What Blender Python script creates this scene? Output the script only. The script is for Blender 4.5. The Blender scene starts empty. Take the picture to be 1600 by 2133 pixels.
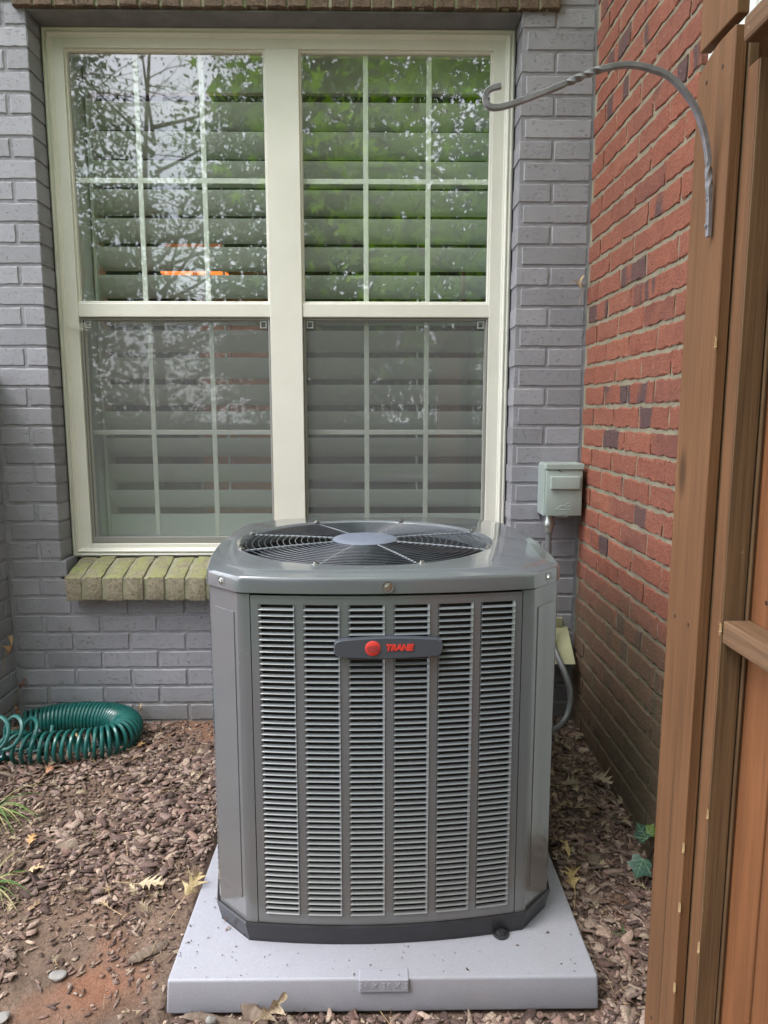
import bpy, bmesh, math, random
import numpy as np
from mathutils import Vector, Matrix, noise

S = bpy.context.scene
COL = S.collection
R = math.radians
random.seed(7)

# ------------------------------------------------------------------ camera, sky, sun, exposure
cam = bpy.data.cameras.new('camera')
cam.sensor_fit = 'HORIZONTAL'; cam.sensor_width = 36; cam.lens = 36 * 1475 / 1600
cam.clip_start = 0.02; cam.clip_end = 600
co = bpy.data.objects.new('camera', cam); COL.objects.link(co)
co.location = (0, 0, 1.255)
co.rotation_euler = (R(90 - 8.0), 0, R(-0.8))
S.camera = co

SUN_EL, SUN_AZ = 60, 238          # degrees; azimuth: clockwise from +y, light comes from behind the camera, a little left
w = bpy.data.worlds.new('World'); S.world = w; w.use_nodes = True
nt = w.node_tree; nt.nodes.clear()
out = nt.nodes.new('ShaderNodeOutputWorld'); bg = nt.nodes.new('ShaderNodeBackground')
sky = nt.nodes.new('ShaderNodeTexSky'); sky.sky_type = 'NISHITA'; sky.sun_disc = False
sky.sun_elevation = R(SUN_EL); sky.sun_rotation = R(SUN_AZ)
sky.dust_density = 2.0; sky.air_density = 1.0
tc = nt.nodes.new('ShaderNodeTexCoord'); nz = nt.nodes.new('ShaderNodeTexNoise')
nz.inputs['Scale'].default_value = 2.2; nz.inputs['Detail'].default_value = 5
cr = nt.nodes.new('ShaderNodeValToRGB')
cr.color_ramp.elements[0].position = 0.34; cr.color_ramp.elements[0].color = (0.45, 0.45, 0.45, 1)
cr.color_ramp.elements[1].position = 0.62; cr.color_ramp.elements[1].color = (0.95, 0.95, 0.95, 1)
mx = nt.nodes.new('ShaderNodeMixRGB'); mx.inputs[2].default_value = (17.5, 18.0, 19.2, 1)   # bright thin cloud
nt.links.new(tc.outputs['Generated'], nz.inputs['Vector']); nt.links.new(nz.outputs['Fac'], cr.inputs[0])
nt.links.new(cr.outputs[0], mx.inputs[0]); nt.links.new(sky.outputs[0], mx.inputs[1])
nt.links.new(mx.outputs[0], bg.inputs[0]); bg.inputs[1].default_value = 0.12
nt.links.new(bg.outputs[0], out.inputs[0])

sl = bpy.data.lights.new('sun', 'SUN'); sl.energy = 1.4; sl.angle = R(22); sl.color = (1.0, 0.97, 0.92)
so = bpy.data.objects.new('sun', sl); COL.objects.link(so)
a = R(SUN_AZ); e = R(SUN_EL)
sd = Vector((math.sin(a) * math.cos(e), math.cos(a) * math.cos(e), math.sin(e)))
so.rotation_euler = sd.to_track_quat('Z', 'Y').to_euler()
so.location = sd * 30

S.view_settings.view_transform = 'Standard'; S.view_settings.look = 'None'
S.view_settings.gamma = 1; S.view_settings.use_curve_mapping = False
S.view_settings.exposure = 1.18
S.render.engine = 'CYCLES'
S.cycles.max_bounces = 10; S.cycles.transparent_max_bounces = 16
S.cycles.diffuse_bounces = 5; S.cycles.glossy_bounces = 5
S.cycles.use_denoising = True

# ------------------------------------------------------------------ object helpers
def link(o):
    COL.objects.link(o); return o

def empty(name, loc=(0, 0, 0), rz=0.0):
    o = bpy.data.objects.new(name, None); o.location = loc; o.rotation_euler = (0, 0, rz)
    o.empty_display_size = 0.05
    return link(o)

def tag(o, label=None, cat=None, group=None, kind=None):
    if label: o['label'] = label
    if cat: o['category'] = cat
    if group: o['group'] = group
    if kind: o['kind'] = kind
    return o

class MB:
    """collects shapes; build() links them as ONE mesh object"""
    def __init__(s): s.v = []; s.f = []
    def add(s, vs, fs):
        n = len(s.v); s.v += [tuple(p) for p in vs]; s.f += [tuple(i + n for i in f) for f in fs]; return s
    def box(s, x0, x1, y0, y1, z0, z1):
        return s.add([(x0, y0, z0), (x1, y0, z0), (x1, y1, z0), (x0, y1, z0), (x0, y0, z1), (x1, y0, z1), (x1, y1, z1), (x0, y1, z1)],
                     [(0, 3, 2, 1), (4, 5, 6, 7), (0, 1, 5, 4), (1, 2, 6, 5), (2, 3, 7, 6), (3, 0, 4, 7)])
    def tube(s, pts, r, n=8, cap=True, radii=None, squash=None):
        pts = [Vector(p) for p in pts]; k = len(pts)
        T = [(pts[min(i + 1, k - 1)] - pts[max(i - 1, 0)]).normalized() for i in range(k)]
        up = Vector((0, 0, 1)) if abs(T[0].z) < 0.9 else Vector((1, 0, 0))
        nrm = (up - T[0] * up.dot(T[0])).normalized(); vs = []
        for i in range(k):
            nrm = (nrm - T[i] * nrm.dot(T[i])).normalized(); b = T[i].cross(nrm)
            rr = radii[i] if radii else r
            for j in range(n):
                t = 2 * math.pi * j / n
                vs.append(pts[i] + nrm * (rr * math.cos(t)) + b * (rr * math.sin(t)))
        fs = [(i * n + j, i * n + (j + 1) % n, (i + 1) * n + (j + 1) % n, (i + 1) * n + j) for i in range(k - 1) for j in range(n)]
        if cap: fs += [tuple(range(n - 1, -1, -1)), tuple((k - 1) * n + j for j in range(n))]
        return s.add(vs, fs)
    def ring(s, c, R_, r, n=64, m=6, z=None):
        vs = []; fs = []
        for i in range(n):
            t = 2 * math.pi * i / n
            for j in range(m):
                q = 2 * math.pi * j / m; rr = R_ + r * math.cos(q)
                vs.append((c[0] + rr * math.cos(t), c[1] + rr * math.sin(t), c[2] + r * math.sin(q)))
                fs.append((i * m + j, ((i + 1) % n) * m + j, ((i + 1) % n) * m + (j + 1) % m, i * m + (j + 1) % m))
        return s.add(vs, fs)
    def lathe(s, c, prof, n=32, axis='z'):
        vs = []; k = len(prof)
        for i in range(n):
            t = 2 * math.pi * i / n
            for (r, h) in prof:
                p = (r * math.cos(t), r * math.sin(t), h)
                if axis == '-y': p = (p[0], -p[2], p[1])
                vs.append((c[0] + p[0], c[1] + p[1], c[2] + p[2]))
        fs = [(i * k + j, ((i + 1) % n) * k + j, ((i + 1) % n) * k + j + 1, i * k + j + 1) for i in range(n) for j in range(k - 1)]
        return s.add(vs, fs)
    def mesh(s, name, m=None, smooth=False, bevel=0, seg=2, auto=None):
        me = bpy.data.meshes.new(name); me.from_pydata(s.v, [], s.f); me.update()
        bm = bmesh.new(); bm.from_mesh(me)
        bmesh.ops.recalc_face_normals(bm, faces=bm.faces)
        if bevel:
            es = [e for e in bm.edges if len(e.link_faces) == 2 and e.calc_face_angle(0) > 0.5]
            bmesh.ops.bevel(bm, geom=es, offset=bevel, segments=seg, profile=0.5, affect='EDGES', clamp_overlap=True)
        bm.to_mesh(me); bm.free()
        if smooth:
            me.polygons.foreach_set('use_smooth', [True] * len(me.polygons))
            try: me.set_sharp_from_angle(angle=auto if auto else R(40))
            except Exception: pass
        if m: me.materials.append(m)
        return me
    def build(s, name, m=None, parent=None, **k):
        o = bpy.data.objects.new(name, s.mesh(name, m, **k)); link(o)
        if parent: o.parent = parent
        return o

def inst(name, me, parent=None, loc=(0, 0, 0), rot=(0, 0, 0)):
    o = bpy.data.objects.new(name, me); o.location = loc; o.rotation_euler = rot
    if parent: o.parent = parent
    return link(o)

def npmesh(name, V, F, m, smooth=False, col=None):
    """V (n,3), F (k,c) numpy; col: per-face colour written to a corner attribute"""
    me = bpy.data.meshes.new(name); k, c = F.shape
    me.vertices.add(len(V)); me.vertices.foreach_set('co', np.asarray(V, dtype=np.float32).ravel())
    me.loops.add(k * c); me.loops.foreach_set('vertex_index', F.astype(np.int32).ravel())
    me.polygons.add(k); me.polygons.foreach_set('loop_start', np.arange(0, k * c, c, dtype=np.int32))
    me.update(calc_edges=True)
    if smooth: me.polygons.foreach_set('use_smooth', [True] * k)
    if col is not None:
        at = me.color_attributes.new('tint', 'FLOAT_COLOR', 'CORNER')
        cc = np.ones((k * c, 4), dtype=np.float32); cc[:, :3] = np.repeat(col, c, axis=0)
        at.data.foreach_set('color', cc.ravel())
    me.materials.append(m); me.validate()
    return me

# ------------------------------------------------------------------ material helpers
def new_mat(name):
    m = bpy.data.materials.new(name); m.use_nodes = True; n = m.node_tree
    return m, n, n.nodes['Principled BSDF']

class G:
    """tiny node graph builder"""
    def __init__(s, nt): s.nt = nt
    def n(s, t, **k):
        x = s.nt.nodes.new(t)
        for a, b in k.items(): setattr(x, a, b)
        return x
    def l(s, a, b): s.nt.links.new(a, b)
    def coord(s, kind='Object', scale=(1, 1, 1), loc=None):
        t = s.n('ShaderNodeTexCoord'); mp = s.n('ShaderNodeMapping'); mp.inputs['Scale'].default_value = scale
        if kind == 'World':
            g = s.n('ShaderNodeNewGeometry'); s.l(g.outputs['Position'], mp.inputs['Vector'])
        else: s.l(t.outputs[kind], mp.inputs['Vector'])
        if loc is not None: s.l(loc, mp.inputs['Location'])
        return mp.outputs[0]
    def noise(s, vec, scale, detail=3, rough=0.5, w=None):
        x = s.n('ShaderNodeTexNoise')
        if w is not None: x.noise_dimensions = '4D'; s.l(w, x.inputs['W'])
        x.inputs['Scale'].default_value = scale; x.inputs['Detail'].default_value = detail; x.inputs['Roughness'].default_value = rough
        s.l(vec, x.inputs['Vector']); return x.outputs['Fac']
    def voro(s, vec, scale, out='Distance', feature='F1'):
        x = s.n('ShaderNodeTexVoronoi'); x.feature = feature; x.inputs['Scale'].default_value = scale; s.l(vec, x.inputs['Vector']); return x.outputs[out]
    def ramp(s, fac, stops):
        x = s.n('ShaderNodeValToRGB'); el = x.color_ramp.elements
        while len(el) < len(stops): el.new(0.5)
        for e_, (p, c) in zip(el, stops):
            e_.position = p; e_.color = (c if isinstance(c, tuple) else (c, c, c)) + (1,)
        s.l(fac, x.inputs[0]); return x.outputs[0]
    def mix(s, fac, a, b, mode='MIX'):
        x = s.n('ShaderNodeMixRGB', blend_type=mode)
        for i, q in ((0, fac), (1, a), (2, b)):
            if isinstance(q, (int, float)): x.inputs[i].default_value = q if i == 0 else (q, q, q, 1)
            elif isinstance(q, tuple): x.inputs[i].default_value = q + (1,)
            else: s.l(q, x.inputs[i])
        return x.outputs[0]
    def math(s, op, a, b=0.0):
        x = s.n('ShaderNodeMath', operation=op)
        for i, q in ((0, a), (1, b)):
            if isinstance(q, (int, float)): x.inputs[i].default_value = q
            else: s.l(q, x.inputs[i])
        return x.outputs[0]
    def bump(s, h, strength, dist, normal=None):
        x = s.n('ShaderNodeBump'); x.inputs['Strength'].default_value = strength; x.inputs['Distance'].default_value = dist
        s.l(h, x.inputs['Height'])
        if normal: s.l(normal, x.inputs['Normal'])
        return x.outputs[0]
    def rnd(s): return s.n('ShaderNodeObjectInfo').outputs['Random']
    def sepz(s, vec, ax='Z'):
        x = s.n('ShaderNodeSeparateXYZ'); s.l(vec, x.inputs[0]); return x.outputs[ax]

def plain(name, c, rough=0.5, metal=0.0, bump=0.0, bscale=200, var=0.0, vscale=8, coat=0, spec=None):
    m, nt_, p = new_mat(name); g = G(nt_)
    p.inputs['Roughness'].default_value = rough; p.inputs['Metallic'].default_value = metal
    if coat: p.inputs['Coat Weight'].default_value = coat; p.inputs['Coat Roughness'].default_value = 0.05
    if spec is not None: p.inputs['Specular IOR Level'].default_value = spec
    v = g.coord('Object')
    if var:
        f = g.noise(v, vscale, 5, 0.6)
        col = g.ramp(f, [(0.3, tuple(x * (1 - var) for x in c)), (0.7, tuple(min(1, x * (1 + var)) for x in c))])
        g.l(col, p.inputs['Base Color'])
        g.l(g.math('MULTIPLY_ADD', f, 0.25) if False else g.ramp(f, [(0.3, max(0, rough - .08)), (0.7, min(1, rough + .08))]), p.inputs['Roughness'])
    else: p.inputs['Base Color'].default_value = c + (1,)
    if bump: g.l(g.bump(g.noise(v, bscale, 4, 0.6), bump, 0.001), p.inputs['Normal'])
    return m

def brick_paint(name, base, soiled=False):
    m, nt_, p = new_mat(name); g = G(nt_)
    rn = g.rnd(); wv = g.math('MULTIPLY', rn, 40.0); v = g.coord('Object'); wp = g.coord('World')
    f = g.noise(wp, 5, 4, 0.6)
    c1 = g.ramp(f, [(0.3, tuple(x * .9 for x in base)), (0.7, tuple(x * 1.08 for x in base))])
    c2 = g.mix(0.12, c1, g.ramp(rn, [(0, 0.0), (1, 1.0)]), 'OVERLAY')
    # chips and specks
    sp = g.noise(wp, 110, 3, 0.6); spk = g.ramp(sp, [(0.66, 0.0), (0.72, 1.0)])
    c3 = g.mix(g.math('MULTIPLY', spk, 0.35), c2, tuple(x * .35 for x in base))
    # splash dirt low on the wall
    z = g.sepz(wp); dz = g.math('ADD', z, g.math('MULTIPLY', g.noise(wp, 9, 5, .7), 0.25))
    low = g.ramp(dz, [(0.20, 1.0), (0.36, 0.0)])
    c4 = g.mix(g.math('MULTIPLY', low, 0.55), c3, (0.13, 0.12, 0.075))
    g.l(c4, p.inputs['Base Color']); p.inputs['Roughness'].default_value = 0.62
    fine = g.noise(v, 420, 3, 0.6, w=wv)
    pits = g.ramp(g.noise(g.coord('Object', (60, 60, 150)), 1.6, 3, 0.65, w=wv), [(0.28, 0.0), (0.40, 1.0)])
    drag = g.ramp(g.noise(g.coord('Object', (260, 260, 40)), 1.0, 2, 0.5, w=wv), [(0.25, 0.0), (0.36, 1.0)])
    b1 = g.bump(fine, 0.6, 0.0012)
    b2 = g.bump(pits, 1.0, 0.0030, b1)
    b3 = g.bump(drag, 0.6, 0.0022, b2)
    g.l(b3, p.inputs['Normal'])
    return m

def mortar_mat(name, base, dirty=True, paint=False):
    m, nt_, p = new_mat(name); g = G(nt_)
    wp = g.coord('World'); f = g.noise(wp, 14, 5, 0.65)
    c = g.ramp(f, [(0.3, tuple(x * .78 for x in base)), (0.7, tuple(x * 1.15 for x in base))])
    z = g.sepz(wp); dz = g.math('ADD', z, g.math('MULTIPLY', g.noise(wp, 6, 5, .7), 0.4))
    if paint: low = g.ramp(dz, [(0.28, 0.5), (0.50, 0.0)]); dc = (0.14, 0.12, 0.07)
    else: low = g.ramp(dz, [(0.70, 0.7), (1.05, 0.0)]); dc = (0.10, 0.09, 0.055)
    c = g.mix(low, c, dc)
    g.l(c, p.inputs['Base Color']); p.inputs['Roughness'].default_value = 0.9
    b1 = g.bump(g.noise(wp, 260, 4, 0.7), 0.9, 0.003)
    g.l(g.bump(g.noise(wp, 45, 4, 0.6), 0.8, 0.006, b1), p.inputs['Normal'])
    return m

def red_brick_mat():
    m, nt_, p = new_mat('red_brick'); g = G(nt_)
    rn = g.rnd(); wv = g.math('MULTIPLY', rn, 40.0); v = g.coord('Object'); wp = g.coord('World')
    base = g.ramp(rn, [(0.0, (0.215, 0.062, 0.038)), (0.3, (0.29, 0.090, 0.052)), (0.55, (0.25, 0.076, 0.047)), (0.8, (0.31, 0.105, 0.062)), (1.0, (0.165, 0.052, 0.040))])
    f = g.noise(v, 22, 5, 0.65, w=wv)
    c = g.mix(g.ramp(f, [(0.35, 0.0), (0.7, 0.5)]), base, (0.37, 0.135, 0.082))
    g2 = g.noise(v, 60, 4, 0.7, w=wv)
    c = g.mix(g.ramp(g2, [(0.45, 0.0), (0.75, 0.4)]), c, (0.20, 0.055, 0.04))
    # burnt flash patches near the ends of some bricks
    x = g.sepz(v, 'X')
    n3 = g.noise(g.coord('Object', (9, 1, 3)), 1.0, 2, 0.4, w=wv)
    pick = g.ramp(g.math('FRACT', g.math('MULTIPLY', rn, 17.3)), [(0.80, 0.0), (0.82, 1.0)])
    fl = g.math('MULTIPLY', g.ramp(n3, [(0.50, 0.0), (0.53, 1.0)]), pick)
    c = g.mix(g.math('MULTIPLY', fl, 0.88), c, (0.075, 0.050, 0.055))
    # algae and splash soil on the lower courses, with some shade painted in
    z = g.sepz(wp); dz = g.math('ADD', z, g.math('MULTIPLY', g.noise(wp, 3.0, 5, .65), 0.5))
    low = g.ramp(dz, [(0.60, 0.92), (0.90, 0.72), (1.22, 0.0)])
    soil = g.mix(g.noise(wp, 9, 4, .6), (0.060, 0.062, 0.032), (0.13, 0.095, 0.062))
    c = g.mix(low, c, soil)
    mw = g.ramp(g.noise(wp, 30, 4, .7), [(0.62, 0.0), (0.72, 0.35)])
    c = g.mix(mw, c, (0.40, 0.34, 0.27))
    gr_ = g.ramp(g.noise(v, 170, 5, 0.8, w=wv), [(0.30, 0.0), (0.5, 0.5), (0.72, 1.0)])
    c = g.mix(0.55, c, gr_, 'OVERLAY')
    c = g.mix(g.ramp(g.noise(wp, 2.2, 3, .6), [(.35, .35), (.6, 0.0)]), c, (0.17, 0.07, 0.05))
    g.l(c, p.inputs['Base Color']); p.inputs['Roughness'].default_value = 0.88
    b1 = g.bump(g.noise(v, 300, 4, 0.8, w=wv), 1.0, 0.003)
    b2 = g.bump(g.noise(g.coord('Object', (55, 55, 90)), 1.5, 4, 0.7, w=wv), 1.0, 0.005, b1)
    g.l(b2, p.inputs['Normal'])
    return m

def sill_mat(name, moss=1.0, ca=(0.22, 0.185, 0.135), cb=(0.36, 0.31, 0.23)):
    m, nt_, p = new_mat(name); g = G(nt_)
    rn = g.rnd(); wv = g.math('MULTIPLY', rn, 30.0); v = g.coord('Object'); wp = g.coord('World')
    c = g.mix(g.ramp(g.noise(v, 38, 6, .8, w=wv), [(.35, 0.0), (.62, 1.0)]), ca, cb)
    c = g.mix(g.ramp(g.noise(wp, 110, 4, .8), [(.38, .7), (.52, 0.0)]), c, tuple(x * .4 for x in ca))
    geo = g.n('ShaderNodeNewGeometry'); nz_ = g.sepz(geo.outputs['True Normal'])
    up = g.ramp(nz_, [(0.3, 0.12), (0.8, 1.0)])
    mo = g.math('MULTIPLY', g.math('MULTIPLY', g.ramp(g.noise(wp, 17, 6, .75), [(0.40, 0.0), (0.60, 0.95)]), up), moss)
    c = g.mix(mo, c, g.mix(g.noise(wp, 70, 3, .6), (0.21, 0.24, 0.07), (0.36, 0.37, 0.15)))
    cr_ = g.ramp(g.voro(wp, 34, 'Distance', 'DISTANCE_TO_EDGE'), [(0.0, 0.0), (0.035, 0.0)])
    c = g.mix(cr_, c, (0.10, 0.10, 0.04))
    g.l(c, p.inputs['Base Color']); p.inputs['Roughness'].default_value = 0.9
    b = g.bump(g.noise(wp, 150, 6, .8), 1.0, 0.008)
    g.l(b, p.inputs['Normal']); return m

def wood_mat(name, c1, c2, axis='z', rough=0.7, streak=1.0):
    m, nt_, p = new_mat(name); g = G(nt_)
    rn = g.rnd(); wv = g.math('MULTIPLY', rn, 25.0)
    sc = {'z': (26, 26, 1.3), 'y': (26, 1.3, 26)}[axis]; sf = {'z': (150, 150, 4), 'y': (150, 4, 150)}[axis]
    n1 = g.noise(g.coord('Object', sc), 1.0, 4, 0.6, w=wv); n2 = g.noise(g.coord('Object', sf), 1.0, 3, 0.6, w=wv)
    big = g.noise(g.coord('Object'), 3.5, 4, 0.6, w=wv)
    c = g.mix(g.ramp(n1, [(0.3, 0.0), (0.7, 1.0)]), c1, c2)
    c = g.mix(g.ramp(n2, [(0.32, 0.6 * min(1, streak)), (0.58, 0.0)]), c, tuple(x * .45 for x in c1))
    c = g.mix(g.ramp(big, [(0.35, 0.30), (0.65, 0.0)]), c, tuple(x * .6 for x in c1))
    # knots
    kv = g.coord('Object', {'z': (7, 7, 2.6), 'y': (7, 2.6, 7)}[axis])
    kn = g.ramp(g.voro(kv, 1.0), [(0.05, 0.8), (0.13, 0.0)])
    c = g.mix(kn, c, tuple(x * .35 for x in c1))
    # pale lint and scuffs
    sp = g.ramp(g.noise(g.coord('World'), 90, 2, .5), [(0.76, 0.0), (0.80, 0.5)])
    c = g.mix(sp, c, tuple(min(.8, x * 1.9) for x in c2))
    g.l(c, p.inputs['Base Color']); p.inputs['Roughness'].default_value = rough
    p.inputs['Specular IOR Level'].default_value = 0.3
    b1 = g.bump(n2, 0.8, 0.002); g.l(g.bump(n1, 0.5, 0.003, b1), p.inputs['Normal'])
    return m

def tint_mat(name, rough=0.85, trans=0.0, bscale=300, bstr=0.5, spec=0.3):
    m, nt_, p = new_mat(name); g = G(nt_)
    a_ = g.n('ShaderNodeAttribute'); a_.attribute_name = 'tint'
    v = g.coord('World'); f = g.noise(v, 240, 5, .75)
    c = g.mix(0.75, a_.outputs['Color'], g.ramp(f, [(0.30, 0.12), (0.70, 0.88)]), 'OVERLAY')
    g.l(c, p.inputs['Base Color']); p.inputs['Roughness'].default_value = rough
    p.inputs['Specular IOR Level'].default_value = spec
    g.l(g.bump(g.noise(v, bscale, 4, .65), bstr, 0.0015), p.inputs['Normal'])
    if trans:
        t = g.n('ShaderNodeBsdfTranslucent'); g.l(c, t.inputs[0]); ms = g.n('ShaderNodeMixShader'); ms.inputs[0].default_value = trans
        o_ = nt_.nodes['Material Output']; g.l(p.outputs[0], ms.inputs[1]); g.l(t.outputs[0], ms.inputs[2]); g.l(ms.outputs[0], o_.inputs[0])
    return m

def leaf_mat(name, c1, c2, trans=0.45, rough=0.45):
    m, nt_, p = new_mat(name); g = G(nt_)
    f = g.noise(g.coord('World'), 6, 3, .6)
    c = g.mix(g.ramp(f, [(0.35, 0.0), (0.65, 1.0)]), c1, c2)
    g.l(c, p.inputs['Base Color']); p.inputs['Roughness'].default_value = rough
    t = g.n('ShaderNodeBsdfTranslucent'); g.l(g.mix(1.0, c, (1.0, 1.0, 0.6), 'MULTIPLY'), t.inputs[0])
    ms = g.n('ShaderNodeMixShader'); ms.inputs[0].default_value = trans
    o_ = nt_.nodes['Material Output']; g.l(p.outputs[0], ms.inputs[1]); g.l(t.outputs[0], ms.inputs[2]); g.l(ms.outputs[0], o_.inputs[0])
    return m

def glass_mat(name='window_glass', f0=0.19, tint=(0.91, 0.95, 0.935)):
    m = bpy.data.materials.new(name); m.use_nodes = True; n = m.node_tree; n.nodes.clear(); g = G(n)
    o_ = g.n('ShaderNodeOutputMaterial'); tr = g.n('ShaderNodeBsdfTransparent'); tr.inputs[0].default_value = tint + (1,)
    gl = g.n('ShaderNodeBsdfGlossy'); gl.inputs['Roughness'].default_value = 0.018
    # Schlick reflectance of a coated double pane, the same from both sides
    geo = g.n('ShaderNodeNewGeometry'); dt = g.n('ShaderNodeVectorMath', operation='DOT_PRODUCT')
    g.l(geo.outputs['Normal'], dt.inputs[0]); g.l(geo.outputs['Incoming'], dt.inputs[1])
    c_ = g.math('SUBTRACT', 1.0, g.math('ABSOLUTE', dt.outputs['Value'])); fr = g.math('ADD', f0, g.math('MULTIPLY', g.math('POWER', c_, 5.0), 1 - f0))
    wob = g.bump(g.noise(g.coord('World'), 2.0, 1, .4), 0.006, 0.02); g.l(wob, gl.inputs['Normal'])
    ms = g.n('ShaderNodeMixShader'); g.l(fr, ms.inputs[0]); g.l(tr.outputs[0], ms.inputs[1]); g.l(gl.outputs[0], ms.inputs[2])
    g.l(ms.outputs[0], o_.inputs[0]); return m

def screen_mat():
    m = bpy.data.materials.new('insect_mesh'); m.use_nodes = True; n = m.node_tree; n.nodes.clear(); g = G(n)
    o_ = g.n('ShaderNodeOutputMaterial'); tr = g.n('ShaderNodeBsdfTransparent'); df = g.n('ShaderNodeBsdfDiffuse')
    df.inputs[0].default_value = (0.22, 0.22, 0.225, 1); ms = g.n('ShaderNodeMixShader'); ms.inputs[0].default_value = 0.36
    g.l(tr.outputs[0], ms.inputs[1]); g.l(df.outputs[0], ms.inputs[2]); g.l(ms.outputs[0], o_.inputs[0]); return m

def ac_paint(name, c, rough=0.22):
    m, nt_, p = new_mat(name); g = G(nt_); v = g.coord('World')
    p.inputs['Base Color'].default_value = c + (1,)
    p.inputs['Coat Weight'].default_value = 0.9; p.inputs['Coat Roughness'].default_value = 0.06
    f = g.noise(v, 7, 5, .65)
    c_ = g.mix(g.ramp(f, [(0.35, 0.0), (0.85, 0.22)]), c, (0.15, 0.145, 0.13))     # dust film
    sp = g.ramp(g.noise(v, 170, 2, .5), [(0.74, 0.0), (0.78, 0.5)])
    c_ = g.mix(sp, c_, (0.30, 0.29, 0.26)); g.l(c_, p.inputs['Base Color'])
    zz_ = g.math('ADD', g.sepz(v), g.math('MULTIPLY', f, .35)); c_ = g.mix(g.ramp(zz_, [(0.20, 0.42), (0.72, 0.0)]), c_, (0.17, 0.145, 0.115))
    g.l(c_, p.inputs['Base Color'])
    g.l(g.ramp(f, [(0.3, rough - .04), (0.8, rough + .08)]), p.inputs['Roughness'])
    g.l(g.bump(g.noise(v, 3.5, 3, .5), 0.25, 0.010), p.inputs['Normal'])
    return m

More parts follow.
